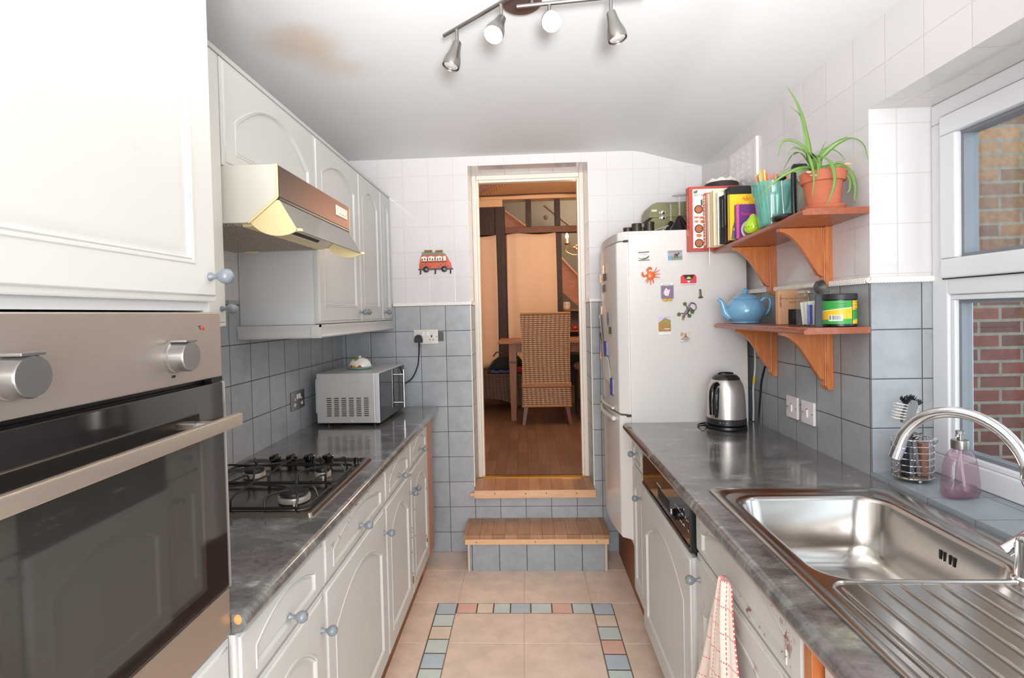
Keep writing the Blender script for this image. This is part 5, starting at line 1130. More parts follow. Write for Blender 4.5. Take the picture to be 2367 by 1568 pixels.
WID = [.0135, .007, .0055, .010, .009, .011, .0085, .007, .012, .006, .0055, .009, .004, .005, .003, .008, .0022, .007, .007]
crown = Vector((.945, 1.783, ppz+.122))
for P0, wd in zip(LV, WID):
    P = [Vector(p) for p in P0]
    if wd > .0025: P = [crown+(P[0]-crown)*.0, crown+(P[0]-crown)*.55]+P
    m = MB(); Q = []; n = len(P)
    for i in range(n-1):
        p0 = P[i-1] if i else P[0]*2-P[1]; p1, p2 = P[i], P[i+1]; p3 = P[i+2] if i+2 < n else p2*2-p1
        for k in range(6):
            s = k/6; Q.append(.5*((2*p1)+(p2-p0)*s+(2*p0-5*p1+4*p2-p3)*s*s+(3*p1-p0-3*p2+p3)*s**3))
    Q.append(P[-1]); N = len(Q); rows = []
    for i, q in enumerate(Q):
        d = (Q[min(i+1, N-1)]-Q[max(i-1, 0)]).normalized(); side = d.cross(Vector((.35, -1, .25))); side.normalize(); nn = d.cross(side); f = i/(N-1)
        w = wd*(min(1, .35+f*3)*(1-f**2.2)+.04); rows.append([q-side*w+nn*w*.25, q-side*w*.5+nn*.05*w, q, q+side*w*.5+nn*.05*w, q+side*w+nn*w*.25])
    m.grid(lambda u, v: rows[round(v*(N-1))][round(u*4)], 4, N-1); m.build('leaf', LEAF, pp_, solid=.0008, fix=False, angle=80)
dl = plain('dry_leaf_tip', (212, 166, 130), .7, var=.2)
for p in ((1.018, 1.735, 1.892), (.885, 1.70, 1.862), (.896, 1.70, 1.852)): MB().sphere(p, .008, (1.6, .5, .5), 10, 6).build('dry_tip', dl, pp_)

# ------------------------------------------------------------------ items on the lower shelf
tx, ty_ = .958, 2.385; tpz = ZL+.0005
tpt = thing('teapot', 'round sky-blue glazed teapot on the lower shelf beside the fridge', 'teapot', (tx, ty_, tpz))
MB().lathe([(0, .004), (.052, .004), (.056, .0), (.060, .003), (.058, .008), (.070, .020), (.0800, .042), (.0815, .060), (.074, .084), (.060, .100), (.050, .105), (.046, .106), (.044, .100), (0, .098)], (tx, ty_, tpz), 48).build('body', M['teal'], tpt)
ld = MB().lathe([(.049, .104), (.052, .107), (.050, .111), (.036, .122), (.018, .128), (.008, .130), (.0065, .133), (.010, .137), (.0125, .142), (.0105, .148), (.005, .1515), (0, .152)], (tx, ty_, tpz), 40).build('lid', M['teal'], tpt)
m = MB(); m.tube([(tx-.066, ty_, tpz+.030), (tx-.084, ty_, tpz+.045), (tx-.093, ty_, tpz+.072), (tx-.100, ty_, tpz+.094), (tx-.116, ty_, tpz+.108)], [.020, .017, .0125, .010, .0085], 16, sub=5); m.build('spout', M['teal'], tpt)
m = MB(); m.tube([(tx+.064, ty_, tpz+.088), (tx+.080, ty_-.006, tpz+.107), (tx+.098, ty_-.010, tpz+.104), (tx+.102, ty_-.012, tpz+.078), (tx+.092, ty_-.008, tpz+.046), (tx+.068, ty_, tpz+.028)], [.0085, .0075, .007, .007, .007, .008], 12, sub=6); m.build('handle', M['teal'], tpt)
kb = thing('cardboard_box', 'plain brown gift card box with a black square, between teapot and glass jar', 'box', (1.0, 2.06, ZL))
MB(Matrix.Translation((1.0, 2.06, 0)) @ Matrix.Rotation(.09, 4, 'Z')).box(-.058, .058, -.012, .012, ZL+.0005, ZL+.130, .004, 3).build('carton', plain('kraft_card', (202, 156, 118), .6, var=.05, scale=50), kb)
T = FACE_CAM(1.0, 2.06, ZL) @ Matrix.Rotation(-0.0, 4, 'Z'); T = Matrix.Translation((1.0, 2.06, ZL)) @ Matrix.Rotation(.09, 4, 'Z') @ FACE_CAM(0, -.0122, 0)
kbp = plain('black_print', (44, 40, 40), .5); w = MB(T).box(-.022, .057, .002, .058, 0, .0006).build('black_square', kbp, kb)
m = MB(T)
for r in (.008, .014, .020, .026): m.tube([(.018+r*cos(a)*.9, .030+r*sin(a)*1.05, .0008) for a in [2*pi*i/24 for i in range(24)]], .0009, 5, True)
m.build('rings', plain('grey_ring_print', (76, 72, 70), .5), w)
brp = plain('brown_print', (150, 96, 66), .5); text('RACHEL AND ZACK QUARTON', .0075, T @ Matrix.Translation((.006, .098, .0003)), brp, kb); text('JULY 29, 2017', .0085, T @ Matrix.Translation((.006, .084, .0003)), brp, kb)
marks(T @ Matrix.Translation((-.051, .090, .0002)) @ Matrix.Rotation(-pi/2, 4, 'Z'), -.022, .022, .005, .008, brp, kb, 'script_marks')
gj = thing('clip_top_jar', 'square glass clip-top jar holding white sachets, on the lower shelf', 'jar', (.972, 1.862, ZL)); qx, qy, qz = .972, 1.862, ZL+.0005
glj = clear('jar_glass', (.90, .94, .93), .03)
R = [rr3(qx-h_, qx+h_, qy-h_, qy+h_, .012, qz+z, 5) for h_, z in ((.036, 0), (.040, .004), (.040, .098), (.034, .108), (.034, .114))]
MB().loft(R).build('body', glj, gj)
MB().loft([rr3(qx-h_, qx+h_, qy-h_, qy+h_, .014, qz+z, 5) for h_, z in ((.037, .1165), (.0385, .119), (.0385, .126), (.030, .130))]).build('lid', glj, gj)
m = MB(); m.tube([(x, y, qz+.1155) for x, y in rrect(qx-.038, qx+.038, qy-.038, qy+.038, .012, 5)], .0018, 8, True); m.tube([(x, y, qz+.112) for x, y in rrect(qx-.037, qx+.037, qy-.037, qy+.037, .012, 5)], .0013, 8, True)
m.tube([(qx+.039, qy-.012, qz+.112), (qx+.052, qy-.012, qz+.120), (qx+.050, qy-.012, qz+.095), (qx+.042, qy-.012, qz+.100)], .0013, 6); m.tube([(qx+.039, qy+.012, qz+.112), (qx+.052, qy+.012, qz+.120), (qx+.050, qy+.012, qz+.095)], .0013, 6); m.tube([(qx-.04, qy-.03, qz+.108), (qx-.044, qy-.03, qz+.088), (qx-.040, qy-.03, qz+.09)], .0013, 6)
m.build('wire_clip', M['wire'], gj)
rnd = random.Random(5)
for i in range(9):
    y = qy-.028+i*.0065; s = MB(Matrix.Translation((qx+.004, y, qz+.006)) @ Matrix.Rotation(radians(-6+3*(i % 4)), 4, 'Y')); s.box(-.026, .026, -.0025, .0025, 0, .066+.006*(i % 3), .002)
    tag(s.build('sachet', M['paper']), 'white paper sachet standing inside the clip-top jar', 'sachet', 'white sachets in the clip-top jar')
s = MB(); s.box(qx-.033, qx-.018, qy-.033, qy-.030, qz+.006, qz+.072, .001); tag(s.build('packet', plain('violet_blue_packet', (92, 90, 176), .4)), 'violet-blue packet at the front of the clip-top jar', 'packet')
ux, uy = .999, 1.757; uz = ZL+.0005
tb = thing('tub', 'black-lidded tub with green and yellow label, at the near end of the lower shelf', 'tub', (ux, uy, uz))
MB().lathe([(0, 0), (.050, 0), (.053, .003), (.053, .100), (0, .100)], (ux, uy, uz), 48).build('body', M['black'], tb)
MB().lathe([(.0535, .092), (.0555, .093), (.0555, .109), (.053, .112), (.045, .112), (.043, .110), (0, .110)], (ux, uy, uz), 48).build('lid', plain('charcoal_lid', (40, 40, 42), .45), tb)
def wrap(a0, a1, z0a, z0b, z1a, z1b, r=.0535):
    m = MB(); m.grid(lambda u, v: (ux+r*cos(a0+(a1-a0)*u), uy+r*sin(a0+(a1-a0)*u), uz+(z0a+(z0b-z0a)*u)*(1-v)+(z1a+(z1b-z1a)*u)*v), 30, 2); return m
aS = -pi*1.06; aM = -pi*.42; aE = .1
grn = plain('label_green', (58, 158, 70), .4, var=.03); yel = plain('label_yellow', (236, 186, 30), .4, var=.03)
wrap(aS, aM, .010, .010, .088, .088).build('green_label', grn, tb, fix=False); wrap(aM+.05, aE, .010, .010, .088, .088).build('yellow_label', yel, tb, fix=False)
wrap(aS, aM, .024, .028, .052, .064, .0538).build('yellow_band', yel, tb, fix=False); wrap(aS, aM, .052, .064, .054, .066, .0539).build('white_line', M['paper'], tb, fix=False)
wrap(aM+.05, aE, .022, .034, .056, .066, .0538).build('green_band', grn, tb, fix=False)
w = wrap(-pi*.86, -pi*.60, .020, .021, .040, .041, .0541).build('barcode_panel', M['paper'], tb, fix=False)
m = MB(); rnd = random.Random(2)
for i in range(13):
    a = -pi*.84+i*pi*.0165; x, y = ux+.0543*cos(a), uy+.0543*sin(a); d_ = .0004+.0007*rnd.random(); m.tube([(x, y, uz+.024), (x, y, uz+.039)], d_, 5)
m.build('bars', M['black'], w)
spm = plain('dark_small_print', (70, 84, 40), .5); m = MB()
for r_ in (.078, .070):
    for i in range(10): a = -pi*.8+i*.09; m.sphere((ux+.0538*cos(a), uy+.0538*sin(a), uz+r_), .0011, (1.4, 1.4, .7), 6, 4)
m.build('green_label_print', spm, tb); m = MB()
for j in range(6):
    for i in range(9): a = -pi*.36+i*.075; m.sphere((ux+.0538*cos(a), uy+.0538*sin(a), uz+.082-.010*j), .0011, (1.4, 1.4, .7), 6, 4)
m.build('yellow_label_print', spm, tb)
tb.scale = (.9, .9, .93)
sp2 = thing('coffee_scoop', 'black long-handled coffee scoop standing upright before the glass jar', 'scoop', (.926, 1.742, ZL))
m = MB(); m.prism([(-.010, .0), (.010, .0), (.0085, .06), (.0075, .10), (-.0065, .10), (-.0085, .06)], 'Z', -.004, .004); 
T = FACE_CAM(.926, 1.742, ZL+.0005); m.T = T; m = MB(T); m.prism([(-.010, .0), (.010, .0), (.0095, .06), (.0075, .105), (-.0065, .105), (-.0095, .06)], 'Z', -.004, .004); m.build('handle', plain('slate_plastic', (56, 60, 64), .4), sp2)
m = MB(T @ Matrix.Translation((.002, .126, 0)) @ Matrix.Rotation(.5, 4, 'Y')); m.lathe([(0, -.012), (.012, -.010), (.0205, -.002), (.0225, .010), (.0225, .012), (.0195, .010), (.010, -.006), (0, -.008)], (0, 0, 0), 28); m.build('bowl', plain('slate_plastic_bowl', (72, 68, 64), .4), sp2)
MB_ = MB().sphere((1.02, 1.72, 0), .001)

# ------------------------------------------------------------------ kettle, switches, cables, vent
kx, ky, kz = .885, 2.425, .9205
kt = thing('kettle', 'brushed steel electric kettle with black handle and base on the right worktop', 'kettle', (kx, ky, kz))
MB().lathe([(0, 0), (.084, 0), (.087, .004), (.086, .014), (.078, .018), (0, .018)], (kx, ky, kz), 48).build('base', M['black'], kt)
MB().lathe([(.0, .019), (.080, .019), (.083, .022), (.0835, .044), (.080, .046), (0, .046)], (kx, ky, kz), 48).build('lower_ring', plain('dark_grey_ring', (44, 44, 46), .35), kt)
MB().lathe([(.0805, .046), (.0815, .048), (.0805, .10), (.077, .155), (.071, .190), (.060, .214), (.050, .224), (0, .226)], (kx, ky, kz), 56).build('body', M['steelv'], kt)
MB().lathe([(.059, .2155), (.056, .224), (.046, .234), (.030, .2395), (0, .2405)], (kx, ky, kz), 48).build('lid', plain('black_steel_lid', (64, 62, 62), .25, .5), kt)
MB().lathe([(.034, .238), (.034, .243), (.028, .2455), (.024, .243), (0, .2425)], (kx, ky, kz), 36, sy=.55).build('lid_grip', M['black'], kt)
m = MB(); hd = Vector((-.76, -.65, 0)); p0 = Vector((kx, ky, kz)); Z = lambda r_, z: p0+hd*r_+Vector((0, 0, z))
m.tube([Z(.072, .196), Z(.090, .192), Z(.108, .170), Z(.113, .125), Z(.112, .072)], [.013, .014, .014, .013, .012], 14, sub=6, flat=1.1); m.build('handle', M['blackgl'], kt)
m = MB(); m.tube([Z(.066, .185), Z(.076, .150), Z(.0785, .10), Z(.0785, .055)], [.010, .012, .012, .008], 12, sub=6); m.build('water_window', M['blackgl'], kt)
m = MB(); m.tube([(kx-.085, ky+.01, kz+.006), (kx-.105, ky-.01, kz+.012), (kx-.115, ky+.02, kz+.005), (kx-.10, ky+.06, kz+.004), (kx-.03, ky+.10, kz+.004)], .0032, 8, sub=6); m.build('power_lead', M['black'], kt)
m = MB()
for i in range(3): m.sphere((kx-.05+.012*i, ky-.066-.006*i, kz+.034), .0022, (1.4, 1, .7), 8, 6)
m.build('indicator_marks', M['paper'], kt)
def spur(y, lb):
    T = frame((XR, y, 1.050), (0, -1, 0), (0, 0, 1)); o = thing('wall_switch', lb, 'switch', (XR, y, 1.05), 'white switches above the right worktop')
    MB(T).box(-.043, .043, -.043, .043, 0, .010, .002).build('plate', plain('white_switch_plastic', (236, 226, 224), .3, var=.02), o)
    r = MB(T); r.box(-.006, .006, -.018, .012, .009, .0145, .002); r = r.build('rocker', plain('rocker_white', (240, 234, 232), .28), o); MB(T).box(-.005, .005, .0122, .0145, .009, .0135, .0006).build('red_line', plain('red_neon', (226, 70, 60), .3), r)
    MB(T).box(-.030, -.012, -.014, .004, .0092, .0104, .001).build('cord_outlet', plain('outlet_white', (226, 216, 214), .35), o)
    m = MB(T)
    for x in (-.034, .034): m.cyl((x, -.002, .0095), (x, -.002, .0108), .003, None, 10)
    m.build('screws', plain('steel_screw', (120, 116, 116), .3, .8), o)
spur(2.185, 'white fused switch nearer the kettle on the grey tiles'); spur(2.066, 'white fused switch farther from the kettle, nearer the window')
def cable(nm, lb, pts, r, mat):
    tag(MB().tube(pts, r, 8, sub=6).build(nm, mat), lb, 'cable')
cable('cable', 'white cable running down beside the fridge', [(1.035, 2.505, 1.33), (1.040, 2.49, 1.27), (1.045, 2.50, 1.18), (1.046, 2.525, 1.08), (1.05, 2.535, .98), (1.05, 2.54, .925)], .0042, plain('white_flex', (206, 204, 198), .4))
cable('cable', 'black cable hanging beside the white one by the fridge', [(1.050, 2.40, 1.26), (1.052, 2.41, 1.20), (1.052, 2.45, 1.12), (1.053, 2.47, 1.04), (1.054, 2.485, .97), (1.053, 2.49, .925)], .0045, M['black'])
tag(MB().cyl((1.0455, 2.51, 1.135), (1.046, 2.52, 1.10), .0056, None, 10).build('cable_tag', plain('yellow_tag', (222, 184, 50), .4)), 'yellow tag on the white cable', 'tag')
vt = thing('air_vent', 'white square wall vent with rows of small triangular openings, above the cookbooks', 'vent', (XR-.006, 2.63, 2.03))
T = frame((XR, 2.635, 2.085), (0, -1, 0), (0, 0, 1)); MB(T).box(-.165, .165, -.135, .135, 0, .008, .002).build('plate', plain('white_vent_plastic', (232, 226, 224), .35, var=.02), vt); MB(T).box(.140, .166, -.135, .135, .006, .013, .003).build('slide', M['dado'], vt)
m = MB(T)
for i in range(4):
    for j in range(8): x = -.13+i*.065; z = -.118+j*.030; m.prism([(x, z), (x+.026, z+.006), (x, z+.022)], 'Z', .007, .0105)
m.build('louvre_openings', plain('white_louvre', (240, 238, 238), .4), vt)

# ------------------------------------------------------------------ window-sill items
zs = .9325
dp = thing('soap_dispenser', 'pinkish glass soap dispenser with steel pump on the window sill', 'soap dispenser', (1.150, 1.478, zs)); dx_, dy_ = 1.150, 1.478
pk = clear('pink_glass', (.86, .76, .80), .03, .10, (178, 150, 160)); Tr = Matrix.Translation((dx_, dy_, zs+.0005)) @ Matrix.Rotation(.28, 4, 'Z')
rg = []
for hw, hd_, z in ((.036, .017, 0), (.046, .023, .003), (.049, .025, .012), (.048, .0245, .035), (.043, .022, .075), (.034, .019, .102), (.020, .015, .113), (.016, .0145, .116)):
    rg.append([Tr @ Vector((hw*abs(cos(a))**.8*(1 if cos(a) >= 0 else -1), hd_*abs(sin(a))**.9*(1 if sin(a) >= 0 else -1), z)) for a in [2*pi*k/40 for k in range(40)]])
bt = MB().loft(rg).build('bottle', pk, dp)
m = MB(Tr); m.loft([[(p[0]*.88, p[1]*.86, p[2]) for p in [((hw)*cos(a), (hd_)*sin(a), z) for a in [2*pi*k/32 for k in range(32)]]] for hw, hd_, z in ((.040, .020, .006), (.047, .024, .012), (.0475, .024, .024))]); m.build('liquid', clear('pink_soap', (.90, .80, .84), .05, .10, (180, 150, 160)), dp)
m = MB(Tr); m.tube([(.0, 0, .116), (.004, 0, .07), (.014, 0, .012)], .0032, 8); m.build('dip_tube', plain('clear_white_tube', (222, 214, 218), .3), dp)
MB(Tr).lathe([(.0165, .1145), (.0175, .116), (.0175, .134), (.0165, .136), (0, .136)], (0, 0, 0), 32).build('collar', M['satin'], dp)
m = MB(Tr); m.lathe([(0, .136), (.006, .136), (.006, .150), (.0085, .151), (.0085, .158), (0, .159)], (0, 0, 0), 20); m.tube([(0, 0, .153), (-.010, -.004, .156), (-.018, -.007, .152), (-.020, -.008, .146)], .0035, 8, sub=3); m.build('pump', M['satin'], dp)
cx3, cy3 = 1.128, 1.622
cd = thing('wire_caddy', 'round chrome wire caddy with brush and scourers on the window sill corner', 'caddy', (cx3, cy3, zs))
m = MB(); RA, RB = .052, .043
for i in range(7): m.tube([(cx3+RA*cos(a), cy3+RB*sin(a), zs+.014+.0185*i) for a in [2*pi*k/40 for k in range(40)]], .0016, 6, True)
for k in range(8): a = 2*pi*k/8+.3; m.tube([(cx3+(RA+.001)*cos(a), cy3+(RB+.001)*sin(a), zs+.012), (cx3+(RA+.001)*cos(a), cy3+(RB+.001)*sin(a), zs+.127)], .0016, 6)
m.tube([(cx3+RA, cy3-.012, zs+.127), (cx3+RA+.012, cy3-.010, zs+.118), (cx3+RA+.010, cy3, zs+.105), (cx3+RA, cy3, zs+.103)], .0014, 6, sub=4); m.build('wire_frame', M['chrome'], cd)
t = MB().lathe([(0, .010), (RA*.97, .010), (RA*.97, .0125), (0, .0125)], (cx3, cy3, zs), 32, sy=RB/RA); t.build('mesh_base', plain('rusty_mesh', (150, 132, 108), .5, .4, .5, 120), cd)
for k in range(3): a = 2*pi*k/3+.4; MB().sphere((cx3+.04*cos(a), cy3+.035*sin(a), zs+.0055), .0055, (1, 1, 1), 12, 8).build('ball_foot', M['chrome'], cd)
m = MB(); rnd = random.Random(8)
m.tube([(cx3-.055+.006*cos(k*1.4), cy3-.01+.008*sin(k*1.4), zs+.025+.0042*k) for k in range(20)], .0008, 5, sub=3); m.build('loose_coil', plain('tarnished_wire', (140, 120, 96), .4, .7), cd)
db = thing('dish_brush', 'grey dish brush with black and white bristles standing in the wire caddy', 'brush', (cx3-.01, cy3, zs)); gry = plain('grey_brush_plastic', (116, 118, 118), .4)
A = Vector((cx3+.012, cy3-.008, zs+.015)); B = Vector((cx3-.012, cy3-.012, zs+.170)); m = MB(); m.tube([A, A*.5+B*.5, B], [.006, .0055, .0065], 10); m.build('handle', gry, db)
T = FACE_CAM(1.113, 1.612, zs+.205) @ Matrix.Rotation(-.22, 4, 'Z'); m = MB(T); m.prism([(-.014, -.036), (.006, -.040), (.015, -.020), (.018, .022), (.012, .034), (-.004, .034), (-.012, .020), (-.017, -.020)], 'Z', -.008, .004); m.build('head', gry, db)
m = MB(T); m2 = MB(T); m3 = MB(T); rnd = random.Random(6)
for j in range(6):
    for i in range(7):
        z0_ = -.026+.0085*j; y_ = -.006+.0025*i-.004; m2.tube([(-.010, z0_, y_), (-.040-.004*rnd.random(), z0_-.002+.003*rnd.random()+.05*(-.006), y_+.002*rnd.random())], .0011, 4)
for j in range(7):
    for i in range(5): z0_ = -.018+.007*j; m3.tube([(.014, z0_, -.006+.002*i), (.022+.006*rnd.random(), z0_+.006*(rnd.random()-.6), -.008+.002*i)], .0008, 4)
wb = plain('white_bristles', (226, 214, 206), .6); m2.build('white_bristles', wb, db); m3.build('white_bristles', wb, db)
for i in range(120):
    x = -.030+.056*rnd.random(); z0_ = .026-.008*abs(x+.002)/.03; m.tube([(x*.6, z0_, -.006+.010*rnd.random()), (x*1.15, z0_+.016+.010*rnd.random()-.25*abs(x+.002), -.008+.014*rnd.random())], .0009, 4)
m.build('black_bristles', M['black'], db)
m = MB(); rnd = random.Random(9)
for c, lb in (((cx3-.012, cy3-.022, zs+.132), 'a'),):
    pts = [(c[0]+.022*sin(i*2.3)*rnd.uniform(.4, 1), c[1]+.016*cos(i*1.7)*rnd.uniform(.4, 1), c[2]+.016*sin(i*1.1+1)*rnd.uniform(.4, 1)) for i in range(70)]; m.tube(pts, .0013, 4, sub=2)
tag(m.build('steel_scourer', plain('scourer_steel', (150, 144, 140), .25, .9, .3, 60)), 'tangled steel scourer on top of the wire caddy', 'scourer', 'steel scourers in the caddy')
m = MB(); c = (cx3-.058, cy3-.026, zs+.118); pts = [(c[0]+.012*sin(i*2.3)*rnd.uniform(.4, 1), c[1]+.012*cos(i*1.7)*rnd.uniform(.4, 1), c[2]+.009*sin(i*1.1+1)*rnd.uniform(.4, 1)) for i in range(50)]; m.tube(pts, .0012, 4, sub=2)
tag(m.build('steel_scourer', plain('scourer_steel_small', (158, 150, 144), .25, .9, .3, 60)), 'small steel scourer poking out beside the tap spout', 'scourer', 'steel scourers in the caddy')
MB_ = MB(); MB_.box(cx3+.012, cx3+.034, cy3-.020, cy3+.016, zs+.014, zs+.112, .005); tag(MB_.build('sponge', plain('brown_scouring_pad', (140, 98, 82), .9, var=.3, scale=60)), 'brown scouring pad inside the wire caddy', 'sponge')
MB_ = MB(); MB_.box(cx3-.034, cx3-.020, cy3-.018, cy3+.004, zs+.014, zs+.105, .003); tag(MB_.build('scraper', M['black']), 'black plastic scraper inside the wire caddy', 'scraper')
MB_ = MB(); MB_.cyl((cx3+.000, cy3+.012, zs+.0135), (cx3+.006, cy3+.014, zs+.130), .010, None, 16); tag(MB_.build('dispenser_bottle', plain('slate_grey_bottle', (110, 120, 132), .3)), 'slate grey cylinder standing inside the wire caddy', 'bottle')

dp.scale = (1.14, 1.14, 1.12)

# ------------------------------------------------------------------ ceiling spotlight bar
ZC = 2.400; fx_ = thing('ceiling_spotlight', 'brushed nickel ceiling light with two offset bars and four spot heads, two lit', 'ceiling light', (.02, 1.63, ZC))
MB().lathe([(0, 0), (.060, 0), (.062, -.004), (.060, -.018), (.054, -.022), (0, -.022)], (.012, 1.640, ZC), 40).build('base_plate', plain('bronze_brown_plate', (120, 96, 92), .35, .6, .1), fx_)
zb = 2.335
for p0, p1, q in (((-.236, 1.712), (.045, 1.465), (-.03, 1.531)), ((-.003, 1.571), (.36, 1.536), (.04, 1.567))):
    b = MB().cyl((*p0, zb), (*p1, zb), .0058, None, 14).build('bar', M['satin'], fx_); MB().cyl((*q, zb), (q[0], q[1]+.03, ZC-.02), .005, None, 12).build('bar_stem', M['satin'], b)
bulbm = NT('lit_halogen'); bulbm.set(col=(1, .95, .85), ecol=(1, .86, .62), estr=60.0); BULB = bulbm.m
offm = plain('frosted_lens', (196, 190, 184), .2)
def head(x, y, direc, lit):
    top = Vector((x, y, zb-.004)); j = top+Vector((0, 0, -.036)); d = Vector(direc).normalized()
    s = MB(); s.cyl(top, j, .0052, None, 12); s.cyl(j, j+Vector((0, 0, -.006)), .0034, None, 10); s = s.build('head_stem', M['satin'], fx_)
    z = d; xx = z.orthogonal().normalized(); yy = z.cross(xx); o_ = j+Vector((0, 0, -.006))-d*.004
    T = Matrix(((xx.x, yy.x, z.x, o_.x), (xx.y, yy.y, z.y, o_.y), (xx.z, yy.z, z.z, o_.z), (0, 0, 0, 1)))
    h = MB(T).lathe([(0, 0), (.0115, 0), (.0135, .003), (.0150, .018), (.0185, .036), (.0245, .054), (.0275, .068), (.0275, .080), (.0262, .0825), (.0255, .080), (.0250, .070), (0, .068)], (0, 0, 0), 32).build('spot_head', M['satin'], fx_)
    MB(T).lathe([(0, .0685), (.0247, .0705), (.022, .0785), (.012, .0805), (0, .081)], (0, 0, 0), 24).build('bulb', BULB if lit else offm, h)
    if lit:
        l = light('spot_lamp', 'SPOT', tuple(T @ Vector((0, 0, .088))), 2.6, (1, .80, .56), tuple(T @ Vector((0, 0, 1))), spot_size=2.2, spot_blend=.7, shadow_soft_size=.02)
head(-.190, 1.671, (-.28, -.10, -1), False); head(-.048, 1.547, (-.34, -.62, -1), True); head(.090, 1.562, (.02, -1.0, -.62), True); head(.262, 1.545, (.22, -.05, -1), False)

# ------------------------------------------------------------------ dining room beyond the doorway
struct(MB().box(-1.9, 2.4, YJ+.012, 7.75, DF-.08, DF-.0015).build('floor_dining', M['parquet'], smooth=False))
dcl = plain('cream_dining_ceiling', (232, 186, 140), .7, var=.05, scale=2)
m = MB(); m.box(-1.9, 2.4, YJ, 6.64, 2.875, 2.95); m.box(-1.9, 2.4, 6.60, 6.64, 2.876, 3.7); m.box(-1.9, 2.4, 6.60, 7.8, 3.7, 3.75); struct(m.build('ceiling_dining', dcl, smooth=False))
m = MB(); m.box(-1.9, 2.4, YJ-.02, YJ, 2.49, 2.95); m.box(-1.9, -1.22, YJ-.3, YJ, 0, 2.95); m.box(1.36, 2.4, YJ-.02, YJ, DF-.08, 2.95); struct(m.build('wall_dining_front', M['plaster'], smooth=False))
struct(MB().box(-2.0, -1.9, YJ-.02, 7.75, DF-.1, 3.72).build('wall_dining_left', M['plaster'], smooth=False)); struct(MB().box(2.4, 2.5, YJ-.02, 7.75, DF-.1, 3.72).build('wall_dining_right', M['plaster'], smooth=False))
struct(MB().box(-2.0, 2.5, 7.7, 7.8, DF-.1, 3.72).build('wall_dining_back', plain('grey_green_hall_wall', (150, 146, 134), .8, var=.06, scale=2), smooth=False))
YP = 6.5; dark = wood('dark_beam', (78, 56, 44), (52, 38, 32), .6, (10, 10, 1.2), 5); beamw = wood('brown_beam', (134, 82, 56), (104, 64, 46), .55, (1.2, 10, 10), 5)
def post(x0, x1, z0, z1, lb, y0=YP, y1=YP+.11, mat=None, nm='timber_post'):
    tag(MB().box(x0, x1, y0, y1, z0, z1, .006).build(nm, mat or dark), lb, 'post' if nm == 'timber_post' else 'beam', 'dark timber partition frame')
post(-.335, -.215, DF, 2.74, 'thick dark timber post between the two hanging curtains'); post(.390, .460, DF, 2.405, 'dark timber post right of the wide hanging curtain')
post(.038, .105, 2.49, 2.812, 'short timber stud above the wide curtain'); post(.387, .453, 2.49, 2.812, 'short timber stud above the beam, in line with the chandelier')
m = MB(); m.box(-.215, 1.0, YP-.01, YP+.12, 2.412, 2.488, .005); tag(m.build('timber_beam', beamw), 'reddish brown cross beam above the wide curtain', 'beam', 'dark timber partition frame')
m = MB(); m.box(-1.2, -.337, YP+.0, YP+.12, 2.40, 2.74, .006); tag(m.build('timber_beam', dark), 'deep dark beam above the left curtain', 'beam', 'dark timber partition frame')
cw_ = plain('cream_bulkhead', (236, 190, 148), .7, var=.05)
m = MB(); m.box(-1.9, 2.4, YP-.03, YP+.14, 2.818, 2.875); m.box(-1.9, -.24, YP-.03, YP+.0, 2.735, 2.82); struct(m.build('trim_6', cw_, smooth=False))
tag(MB().tube([(-1.0, YP-.042, 2.862), (-.2, YP-.042, 2.862), (.1, YP-.042, 2.868), (.45, YP-.042, 2.868), (.62, YP-.042, 2.862), (1.1, YP-.042, 2.87)], .009, 8, sub=4).build('cable', plain('brown_cable', (96, 56, 36), .5)), 'brown cable running along the dining room cornice', 'cable')
# patterned cloth slung under the ceiling
t = NT('paisley_cloth'); n = t.noise(16, t.coord('Object'), 2, .5, 2.5); t.set(col=t.mix(t.smooth(t.math('ABSOLUTE', t.math('SUBTRACT', n, .5)), .01, .05), lin((168, 110, 112)), lin((214, 176, 170))), rough=.85)
m = MB(); m.grid(lambda u, v: (-1.3+(1.83-1.03*v)*u, 4.2+2.1*v, 2.850-.03*sin(pi*u)-.008*sin(9*u)), 20, 20); 
clo = thing('ceiling_cloth', 'pinkish patterned cloth with dark fringe slung under the dining room ceiling', 'cloth', (-.7, 5.2, 2.8)); m.build('cloth', t.m, clo, solid=.003, fix=False)
m = MB(); rnd = random.Random(1)
for i in range(34):
    v = i/33; x = .53-1.03*v; y = 4.2+2.1*v; m.tube([(x, y, 2.835), (x+.012, y+.01, 2.82), (x+.02*rnd.random(), y+.015, 2.79)], .003, 4)
m.build('fringe', plain('dark_fringe', (120, 70, 56), .8), clo)
# hanging curtains
cream_c = plain('cream_curtain', (228, 196, 168), .85, var=.05, scale=6, sheen=.3)
def curtain(x0, x1, z0, z1, lb, y=YP-.045, fold=.012, n=5):
    m = MB(); m.grid(lambda u, v: (x0+(x1-x0)*(u+.02*sin(v*3)*(u-.5)), y+fold*sin(u*pi*2*n/2+v)*(.3+.7*(1-v))+.004*sin(u*23), z0+(z1-z0)*v+(.010*sin(u*7) if v > .99 else 0)), 48, 24)
    tag(m.build('curtain', cream_c, solid=.002, fix=False, angle=80), lb, 'curtain', 'cream curtains in the dining room')
curtain(-.95, -.325, .80, 2.385, 'left cream hanging curtain, beyond the wicker bench'); curtain(-.195, .388, .62, 2.395, 'wide cream hanging curtain behind the tall wicker chair')
